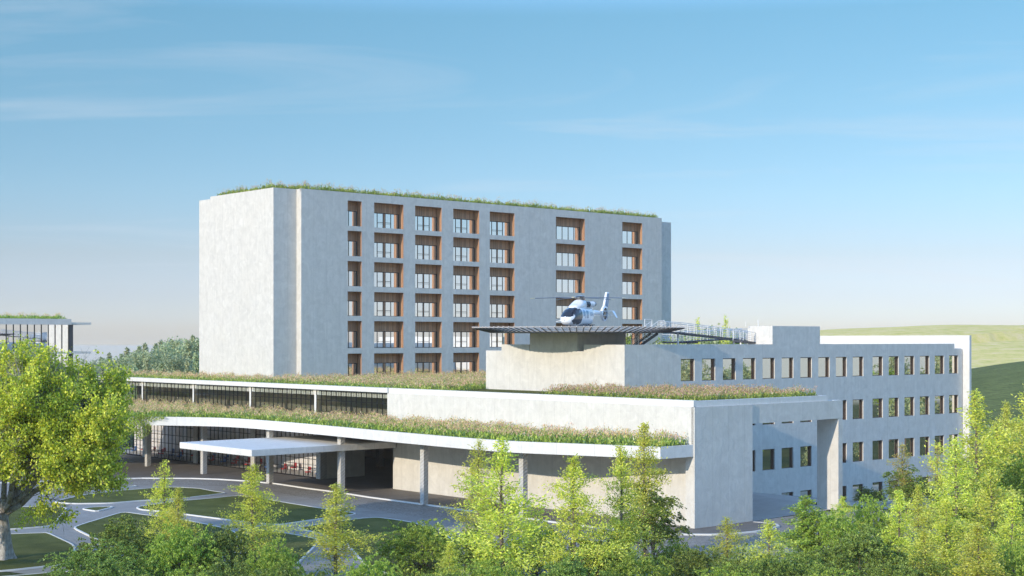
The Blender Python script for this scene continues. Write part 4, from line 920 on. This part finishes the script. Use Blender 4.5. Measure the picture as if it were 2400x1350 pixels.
# young feathery trees: top of the crown in the survey (px), distance, crown width px
def by_top(px_, py_, D, zb=None):
    X, Y = GD(px_, D); zg = float(terrain_z(X, Y)) if zb is None else zb; zt = H-(py_-796.76)*D/(F*2400); return (X, Y, zg), zt-zg
saps = [
 (385, 1083, 113, 135, 'young feathery tree on the lawn nearest the large spreading tree'),
 (424, 1143, 110, 120, 'short young tree close beside the trunk of the sapling left of the canopy'),
 (600, 1090, 114, 160, 'slim light green sapling in front of the left canopy column'),
 (787, 1135, 109, 190, 'light green sapling standing where the garden paths meet'),
 (1056, 1272, 97, 110, 'small bright sapling between the round bush and the tall tree pair'),
 (1123, 1033, 124, 150, 'farther and thinner tree of the tall pair before the curved wall'),
 (1183, 1028, 101, 250, 'tall bright tree, nearer one of the pair before the curved wall'),
 (1352, 1070, 99, 200, 'tall bright tree in front of the thin shadow strip on the curved wall'),
 (1449, 1045, 103, 180, 'tall feathery tree left of the dark bush at the block corner'),
 (1512, 992, 117, 170, 'tallest thin tree reaching above the curved roof end'),
 (1705, 1213, 108, 150, 'small sapling in front of the blank concrete block'),
 (1800, 1222, 100, 170, 'small feathery sapling in front of the portal forecourt'),
 (1972, 1163, 122, 90, 'thin wispy sapling by the portal pier'),
 (2104, 1150, 106, 150, 'bright tree just left of the broad tree group at lower right'),
 (2152, 1136, 112, 110, 'slim tree among the bright trees at lower right'),
 (2236, 1030, 118, 190, 'feathery tree in front of the last windows of the side wing'),
 (2278, 918, 124, 240, 'tallest feathery tree crossing the free end of the fin wall'),
 (2330, 990, 142, 170, 'feathery tree right of the fin wall below the dark hill'),
 (2357, 942, 160, 120, 'far slender tree standing against the dark hill'),
 (2215, 1168, 98, 190, 'bright foreground tree below the last wing windows'),
 (2318, 1100, 104, 230, 'broad bright foreground tree at lower right'),
 (2380, 1160, 96, 190, 'bright foreground tree at the lower right corner'),
 (2410, 900, 138, 220, 'large bright tree cut by the right edge of the picture'),
 (2160, 1240, 92, 200, 'low bright tree at the bottom edge right of the big round bush'),
 (2290, 1230, 90, 200, 'low bright tree at the bottom edge near the right corner'),
]
for i, (a, b, D, wd, lab) in enumerate(saps):
    loc, hh = by_top(a, b, D); wm = wd*D/(F*2400); plant_tree('young_tree', SAP[i % 5], loc, lab, 'young feathery trees in front of the buildings', s=wm/(2*2.5), sz=hh/10.0)
for a, b, D, wd, lab in [(2112, 1040, 150, 110, 'thin yellowing tree in front of the third window row'), (2195, 1040, 152, 100, 'thin yellow green tree beside the last windows of the wing'), (1265, 1110, 121, 70, 'thin yellow green shrub by the curved wall')][:2]:
    loc, hh = by_top(a, b, D); plant_tree('young_tree', SAPY[0], loc, lab, 'yellowing young trees by the wing', s=wd*D/(F*2400)/5.0, sz=hh/10)
for a, b, D, wd, lab in [(1884, 1165, 113, 180, 'large leaved young tree in front of the portal pier'), (2088, 1215, 108, 130, 'large leaved small tree behind the big round bush')]:
    loc, hh = by_top(a, b, D); plant_tree('young_tree', SAPO[0], loc, lab, 'large leaved young trees', s=wd*D/(F*2400)/5.6, sz=hh/10)
shr = [
 (300, 1215, 107, 250, 0, 'dark feathery bush on the lawn behind the lowest left bush'),
 (250, 1272, 99, 270, 2, 'broad grey green bush at the bottom left'),
 (420, 1225, 101, 190, 1, 'yellow green bush under the leftmost sapling pair'),
 (505, 1232, 103, 220, 0, 'dark bush below the sapling in front of the canopy column'),
 (640, 1262, 98, 150, 1, 'low mid green bush between two saplings'),
 (560, 1310, 91, 240, 2, 'grey green bush at the bottom edge left of the garden path'),
 (990, 1218, 113, 205, 1, 'round leafy bush at the edge of the right lawn'),
 (1120, 1230, 106, 160, 0, 'dark bush behind the trunk of the nearer tall tree'),
 (1255, 1215, 109, 150, 1, 'mid green bush right of the tall tree pair'),
 (1400, 1245, 103, 180, 2, 'dark bush between the two tall central trees'),
 (1585, 1262, 106, 120, 1, 'low bush at the foot of the tall dark bush'),
 (1625, 1280, 102, 170, 0, 'dark low bush below the concrete corner'),
 (1760, 1285, 96, 170, 2, 'dark low bush between the two small saplings'),
 (1950, 1190, 112, 160, 1, 'mid green bush right of the large leaved tree'),
 (2005, 1232, 98, 260, 0, 'big round bush at lower right in front of the forecourt'),
 (2040, 1158, 124, 110, 1, 'leafy bush at the edge of the forecourt'),
 (1870, 1285, 95, 200, 2, 'dark bush at the bottom edge under the large leaved tree'),
 (870, 1300, 95, 160, 1, 'small bush at the bottom edge beside the right lawn'),
 (1490, 1290, 95, 200, 1, 'mid green bush at the bottom edge under the dark tree'),
 (690, 1325, 90, 200, 2, 'low bush at the bottom edge near the path'),
 (1150, 1310, 92, 240, 1, 'mid green bush at the bottom edge under the tall pair'),
 (1320, 1300, 92, 220, 0, 'dark bush at the bottom edge under the central tree'),
 (2140, 1300, 90, 230, 2, 'dark bush at the bottom edge right of the big round bush'),
 (2240, 1150, 128, 180, 0, 'dark bush behind the bright trees at lower right'),
 (2350, 1070, 140, 220, 0, 'dark bush mass under the far slender tree'),
 (2300, 1180, 118, 200, 2, 'dark bush between the trunks at the right'),
 (2400, 1050, 128, 200, 1, 'mid green bush at the right edge'),
 (2390, 1270, 92, 200, 1, 'mid green bush in the lower right corner'),
 (1700, 1325, 90, 240, 1, 'low mid green bush at the bottom edge below the block'),
 (1030, 1330, 88, 200, 0, 'low dark bush at the bottom edge'),
 (430, 1330, 88, 250, 1, 'low mid green bush at the bottom edge on the left'),
 (280, 1345, 86, 260, 0, 'dark bush cut by the bottom edge at the left'),
 (1950, 1330, 86, 260, 1, 'low bush cut by the bottom edge under the big round bush'),
]
for a, b, D, wd, k, lab in shr:
    loc, hh = by_top(a, b, D); s_ = wd*D/(F*2400)/8.3; hh = max(hh, 1.2); zz = hh/4.5
    plant_tree('bush', SHR[k], loc, lab, 'bushes in front of the buildings', 'bush', s=s_, sz=zz)
for a, b, D, wd, lab in [(1530, 1138, 116, 165, 'tall dark rounded bush hiding the foot of the block corner'), (2125, 1092, 150, 120, 'tall dark leafy bush against the side wing')]:
    loc, hh = by_top(a, b, D); plant_tree('bush', SHT[0], loc, lab, 'tall dark bushes', 'bush', s=wd*D/(F*2400)/6.2, sz=hh/8.1)
loc, hh = by_top(2036, 1140, 178); plant_tree('bush', SHR[0], loc, 'dark bush at the foot of the side wing windows', 'bushes in front of the buildings', 'bush', s=75*178/(F*2400)/8.3, sz=hh/4.5)
# big spreading tree at the left
def big_tree():
    global RG; keep = RG; RG = np.random.default_rng(5); r = RG
    T = MB(); C = []; S = []; X0, Y0 = GP(8, 1312)
    prev = None
    for k in range(16):   # trunk with buttress flare
        t = k/15; z = t*4.6; ring = []
        for j in range(20):
            a = 2*pi*j/20; fl = .55*math.exp(-z*1.6)*(1+.4*sin(5*a+1)+.2*sin(3*a)); rr = .56-.10*t+fl+.05*sin(4*a+z); ring.append((rr*cos(a)+.12*sin(z), rr*sin(a), z-.05))
        if prev:
            b = len(T.v); T.v += prev+ring; T.f += [(b+i, b+(i+1) % 20, b+20+(i+1) % 20, b+20+i) for i in range(20)]; T.m += [0]*20
        prev = ring
    tips = []
    def grow(p, d, L, rad, lev):
        n = 4; q = p.copy(); dd = d.copy()
        for i in range(n):
            dd = dd+r.normal(size=3)*.13+np.array([0, 0, .05 if lev > 1 else .10])*(1 if d[2] < .75 else 0); dd /= np.linalg.norm(dd); q2 = q+dd*L/n; T.tube(q, q2, rad*(1-i/n*.42), 7 if lev < 2 else 4, rad*(1-(i+1)/n*.42))
            q = q2
            if lev >= 2: tips.append((q.copy(), dd.copy(), lev))
            if lev < 4 and i >= (1 if lev == 0 else 0):
                for _ in range(1 if lev == 0 else 2):
                    ax = np.cross(dd, r.normal(size=3)); ax /= np.linalg.norm(ax)+1e-9; an = r.uniform(.5, 1.0); nd_ = dd*cos(an)+ax*sin(an)
                    nd_[2] = nd_[2]*.8+.05; nd_ /= np.linalg.norm(nd_); grow(q, nd_, L*r.uniform(.50, .72), rad*(1-(i+1)/n*.42)*.55, lev+1)
        if lev < 4: grow(q, dd, L*.62, rad*.55, lev+1)
    limbs = [(.15, .50, 6.6), (6.2, .30, 7.2), (5.3, .35, 6.4), (1.4, .75, 6.4), (2.7, .55, 6.2), (3.9, .60, 6.2), (5.15, .62, 6.4), (.9, 1.2, 6.2), (3.2, 1.25, 6.2), (5.75, .22, 6.2), (4.6, .25, 5.5)]
    for az, el, L in limbs:
        d = np.array([cos(az)*cos(el), sin(az)*cos(el), sin(el)]); grow(np.array([.25*cos(az), .25*sin(az), 3.2+r.uniform(0, 1.4)]), d, L, .30, 0)
    for p, d, lev in tips:
        n = 8 if lev > 2 else 4
        if p[2] < 7.2 and np.linalg.norm(p[:2]) < 6.2: continue
        q_ = p*1.0; vd = math.sin(q_[0]*.95+1.7*math.sin(q_[2]*.8))*math.sin(q_[1]*.9+.6)*math.sin(q_[2]*1.15+.8*math.sin(q_[0]*.7+1))
        if vd < -.02 and np.linalg.norm(p[:2]) < 9.5: continue
        
        if r.random() < .26: continue
        c = p+r.normal(size=(n, 3))*np.array([.24, .24, .15]); C.append(c); S.append(r.uniform(.13, .27, n))
    C = np.concatenate(C); S = np.concatenate(S)
    me = leaf_mesh('crown', C, S, pal(len(C), PAL_BIG, jit=.16), M_LEAF, .3, .85); RG = keep
    o = thing('spreading_tree', (X0, Y0, 0), 0, 'large spreading broadleaf tree with a pale flared trunk on the left lawn', 'tree')
    mesh_obj(me, 'crown', o); tb = T.build('trunk', M_PBARK, o, smooth=True); o.scale = (.88, .88, 1.06)
    print('BIG', len(C), C.min(0), C.max(0))
    return o
big_tree()

# ------------------------------------------------------------------ meadow planting on the roofs
def in_poly(P, x, y):
    P = np.array(P); ins = np.zeros(len(x), bool)
    for i in range(len(P)):
        x1, y1 = P[i]; x2, y2 = P[i-1]; c = ((y1 > y) != (y2 > y)) & (x < (x2-x1)*(y-y1)/(y2-y1+1e-12)+x1); ins ^= c
    return ins
def meadow(name, poly, z, dens, hgt, label, cat='meadow', flower=.6, seedh=1.0, var=1.5):
    P = np.array(poly); lo, hi = P.min(0), P.max(0); A = (hi-lo).prod(); n = int(A*dens)
    u = RG.uniform(lo[0], hi[0], n); v = RG.uniform(lo[1], hi[1], n); k = in_poly(poly, u, v); u, v = u[k], v[k]; n = len(u)
    # clumps: height and kind vary over metres
    f1 = np.sin(u*.9+1.3*np.sin(v*.5))*np.sin(v*.8+1.1*np.sin(u*.6)); f2 = np.sin(u*2.3+v*1.1)*np.sin(v*2.7-u*.7); hh = hgt*(.78+var*(.16*f1+.12*f2))*RG.uniform(.75, 1.12, n)
    C = []; S = []; D = []; K = []
    up = np.array([0, 0, 1.])
    def add(idx, frac0, frac1, size, cols, spread, wts=None, tilt=.35):
        m = len(idx); zz = z+hh[idx]*RG.uniform(frac0, frac1, m); p = np.stack([u[idx]*E1[0]+v[idx]*E2[0], u[idx]*E1[1]+v[idx]*E2[1], zz], 1)+RG.normal(size=(m, 3))*np.array([spread, spread, 0])
        C.append(p); S.append(np.full(m, size)*RG.uniform(.6, 1.3, m)); D.append(np.repeat([up], m, 0)+RG.normal(size=(m, 3))*tilt); K.append(pal(m, cols, wts, .18))
    al = np.arange(n); g = f1+.6*f2+RG.normal(size=n)*.3
    gr1 = [(0.34, 0.44, 0.07), (0.48, 0.58, 0.10), (0.56, 0.62, 0.16), (0.24, 0.32, 0.06)]; gr2 = [(0.18, 0.30, 0.10), (0.26, 0.38, 0.17), (0.34, 0.48, 0.10)]
    add(al, .0, .55, .34*hgt, gr1, .05); lo_ = al[g > .15]; add(lo_, .0, .6, .34*hgt, gr2, .06); add(al[g <= .15], .2, .72, .30*hgt, gr1, .06)
    sd = al[RG.random(n) < np.clip(.58+.5*f2+.3*f1, .1, 1)*seedh]; seed_cols = [(0.78, 0.52, 0.31), (0.90, 0.64, 0.42), (0.62, 0.46, 0.18), (0.84, 0.48, 0.34), (0.50, 0.58, 0.14)]
    add(sd, .68, .97, .20*hgt, seed_cols, .09, [.28, .24, .18, .12, .18], .6); sd2 = al[RG.random(n) < np.clip(.36+.5*f2+.3*f1, .03, 1)*seedh]; add(sd2, .8, 1.04, .15*hgt, seed_cols, .12, None, .8)
    fl = al[RG.random(n) < .10*flower]; add(fl, .55, .98, .12, [(0.62, 0.12, 0.14), (0.70, 0.30, 0.35), (0.75, 0.65, 0.62), (0.70, 0.55, 0.08)], .05)
    C = np.concatenate(C); S = np.concatenate(S); D = np.concatenate(D); K = np.concatenate(K)
    me = leaf_mesh(name, C, S, K, M_GRASS, None, .30, dirs=D/np.linalg.norm(D, axis=1)[:, None]*1.6); o = mesh_obj(me, name); tag(o, label, cat, None, 'stuff'); print(name, len(C)); return o
fcp = [(p[0]+.42, p[1]+(.5 if p[1] > 166 else 0)) for p in fcurve]
meadow('roof_meadow', [(103.6, 91.5), (103.55, 150), (103.6, 205), (78, 205)]+fcp[6:-1]+[(99.9, 91.6)], 7.85, 26, 1.45, 'tall flowering grasses along the curved lower roof')
meadow('roof_meadow', [(104.6, 91.9), (124.5, 91.9), (124.5, 110.6), (114.8, 110.8), (114.8, 119.5), (104.6, 113.4)], 11.85, 30, 1.3, 'tall flowering grasses on the upper roof corner above the portal')
meadow('roof_meadow', [(104.6, 129.4), (104.6, 150), (104.6, 217.2), (113.2, 217.2), (113.2, 180), (117, 178.7), (117.5, 178.7), (160, 178.7), (160, 134.8), (115, 134.8)], 11.85, 18, 1.3, 'tall flowering grasses on the upper roof in front of the tower')
meadow('roof_meadow', [(117.4, 179.35), (195, 179.35), (195, 183), (150, 184), (120, 190), (115, 197.5), (113.85, 197.5), (113.85, 180.7), (117.4, 180.6)], 40.2, 26, 1.25, 'low flowering plants along the edge of the tower roof', seedh=.55, var=2.2)
meadow('roof_meadow', [(64, 218.9), (99.4, 218.9), (99.4, 223), (64, 223)], 21.33, 26, 1.0, 'tall grasses on the roof of the left glass building')
mb = MB(); q = [uvz(104.5, 113.2, 12.02), uvz(115, 119.5, 12.02), uvz(115, 134.7, 12.02), uvz(104.5, 129.6, 12.02)]
mb.add([uvz(104.5, 110, 12.0), uvz(115, 110.9, 12.0), uvz(115, 136, 12.0), uvz(104.5, 136, 12.0)], [(0, 1, 2, 3)])
tag(mb.build('roof_lawn', M_LAWN), 'short dark green lawn strip on the upper roof beside the blank wall', 'lawn', None, 'structure')
# creeper hanging over the curved roof edge
n = 1700; t_ = RG.random(n); C = []
for k in range(n):
    px_ = RG.choice([RG.normal(335, 16), RG.uniform(305, 400)], p=[.75, .25]); dz = RG.random()**1.4*(3.2 if abs(px_-335) < 30 else 1.1)*max(.15, 1-abs(px_-338)/110)
    uu = 88.3+(px_-335)/92*2.9; vv = np.interp(uu, [86.77, 89.03, 91.71], [174.03, 171.33, 167.57]); C.append([*uvz(uu-.25+RG.normal()*.18, vv-.1+RG.normal()*.18)[:2], 8.25-dz+RG.normal()*.1])
C = np.array(C); me = leaf_mesh('hanging_creeper', C, RG.uniform(.10, .26, n), pal(n, PAL_MID), M_LEAF, .3, .7); tag(mesh_obj(me, 'hanging_creeper'), 'leafy creeper trailing down over the curved roof edge near the large tree', 'creeper', None)
# undergrowth between the front trees
n = 70000; X = RG.uniform(-34, 50, n); Y = RG.uniform(76, 118, n); pxs = 1200+X/Y*F*2400; pys = 796.76+18/Y*F*2400
edge = np.interp(pxs, [-200, 150, 300, 560, 620, 700, 880, 900, 1000, 1100, 1500, 1600, 1750, 1900, 2000, 2100, 2600], [1420, 1400, 1330, 1300, 1330, 1345, 1350, 1345, 1290, 1250, 1270, 1290, 1300, 1270, 1240, 1215, 1100])
k = pys > edge+RG.normal(size=n)*6; X, Y = X[k], Y[k]; n = len(X); f1 = np.sin(X*.9)*np.sin(Y*.8+X*.3)
C = np.stack([X, Y, RG.random(n)*(.5+.4*f1)], 1); me = leaf_mesh('undergrowth', C, RG.uniform(.15, .38, n), pal(n, PAL_MID)*(.8+.3*f1[:, None]), M_LEAF, .2, .4, dirs=np.repeat([[0, 0, 1.]], n, 0)+RG.normal(size=(n, 3))*.5)
tag(mesh_obj(me, 'undergrowth'), 'mixed leafy ground cover under the front bushes and saplings', 'ground cover', None, 'stuff')
# grass blades on the lawns
# ------------------------------------------------------------------ woods beyond
FT = [far_tree_mesh(300, 14, 4.2), far_tree_mesh(301, 15, 3.6, True), far_tree_mesh(302, 13, 4.6), far_tree_mesh(303, 16, 3.2, True, [(0.46, 0.50, 0.28), (0.58, 0.60, 0.34), (0.36, 0.42, 0.24), (0.66, 0.64, 0.38)]), far_tree_mesh(304, 12, 4.0, False, PAL_MID)]  # second conifer's own palette carries the same painted haze
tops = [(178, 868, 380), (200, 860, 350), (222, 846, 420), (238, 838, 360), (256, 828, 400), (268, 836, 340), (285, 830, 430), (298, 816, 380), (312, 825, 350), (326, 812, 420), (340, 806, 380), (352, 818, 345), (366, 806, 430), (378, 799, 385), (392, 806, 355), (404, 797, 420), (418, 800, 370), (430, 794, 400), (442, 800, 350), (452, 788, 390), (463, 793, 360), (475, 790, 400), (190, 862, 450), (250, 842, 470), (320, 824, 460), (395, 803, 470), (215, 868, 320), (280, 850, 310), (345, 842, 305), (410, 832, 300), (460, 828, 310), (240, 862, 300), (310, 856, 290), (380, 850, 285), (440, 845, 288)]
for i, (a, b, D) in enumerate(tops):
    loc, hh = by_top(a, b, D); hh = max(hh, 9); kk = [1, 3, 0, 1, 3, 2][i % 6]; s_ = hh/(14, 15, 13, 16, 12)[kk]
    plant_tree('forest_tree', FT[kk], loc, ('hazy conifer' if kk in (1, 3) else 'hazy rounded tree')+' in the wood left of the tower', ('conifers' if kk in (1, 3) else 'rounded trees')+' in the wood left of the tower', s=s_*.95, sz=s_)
btops = [(1578, 789, 250), (1592, 784, 262), (1606, 786, 255), (1622, 777, 270), (1636, 783, 258), (1650, 775, 265), (1664, 779, 250), (1676, 772, 272), (1690, 782, 255), (1703, 765, 262), (1718, 778, 250), (1732, 781, 266), (1745, 776, 256)]
for i, (a, b, D) in enumerate(btops):
    loc, hh = by_top(a, b, D); kk = 4 if i % 3 else 2; s_ = hh/(12 if kk == 4 else 13)
    plant_tree('forest_tree', FT[kk], loc, 'leafy tree showing over the wing roof between tower and penthouse', 'trees showing over the wing roof', s=s_*.7, sz=s_*.985)
for a, b, D, lab in [(1634, 752, 240, 'spindly light green treetop above the ramp railing'), (1702, 745, 236, 'taller spindly treetop above the ramp beside the penthouse')]:
    loc, hh = by_top(a, b, D); plant_tree('young_tree', SAP[0], loc, lab, 'spindly treetops above the ramp', s=1.15, sz=hh/10)
# wooded slope right of the buildings, also what the wing windows mirror
rt = [(2345, 1000, 190), (2385, 965, 175), (2300, 1010, 205), (2368, 1020, 160), (2410, 1000, 165), (2330, 1060, 170), (2285, 1060, 185)]
for i, (a, b, D) in enumerate(rt):
    loc, hh = by_top(a, b, D); kk = 4 if i % 2 else 2; s_ = hh/13.; plant_tree('forest_tree', FT[kk], loc, 'leafy tree in the wood right of the fin wall', 'leafy trees right of the fin wall', s=max(.5, s_*.75), sz=s_)
for i in range(30):
    X = rnd.uniform(78, 190); Y = rnd.uniform(120, 215)
    if i < 10: X = 84+i*9.0; Y = 128+i*3+rnd.uniform(-6, 6)
    kk = rnd.choice([0, 2, 4]); hh = rnd.uniform(12, 18.5); s_ = hh/13
    plant_tree('forest_tree', FT[kk], (X, Y, float(terrain_z(X, Y))), 'tree beyond the right edge that the wing windows reflect', 'trees mirrored in the wing windows', s=s_, sz=s_)
# ------------------------------------------------------------------ air
if HAZE:
    mb = MB(); mb.box(-1700, 1700, -30, 2600, -40, 120); hz = mb.build('haze', None or bpy.data.materials.new('haze')); tag(hz, kind='stuff')
    m = hz.data.materials[0]; m.use_nodes = True; t = m.node_tree; t.nodes.clear(); out = t.nodes.new('ShaderNodeOutputMaterial')
    vv = mnode(t, 'ShaderNodeVolumePrincipled', {'Color': (1.0, 0.93, 0.84, 1), 'Density': HAZE, 'Anisotropy': -0.35}); t.links.new(vv.outputs[0], out.inputs['Volume'])
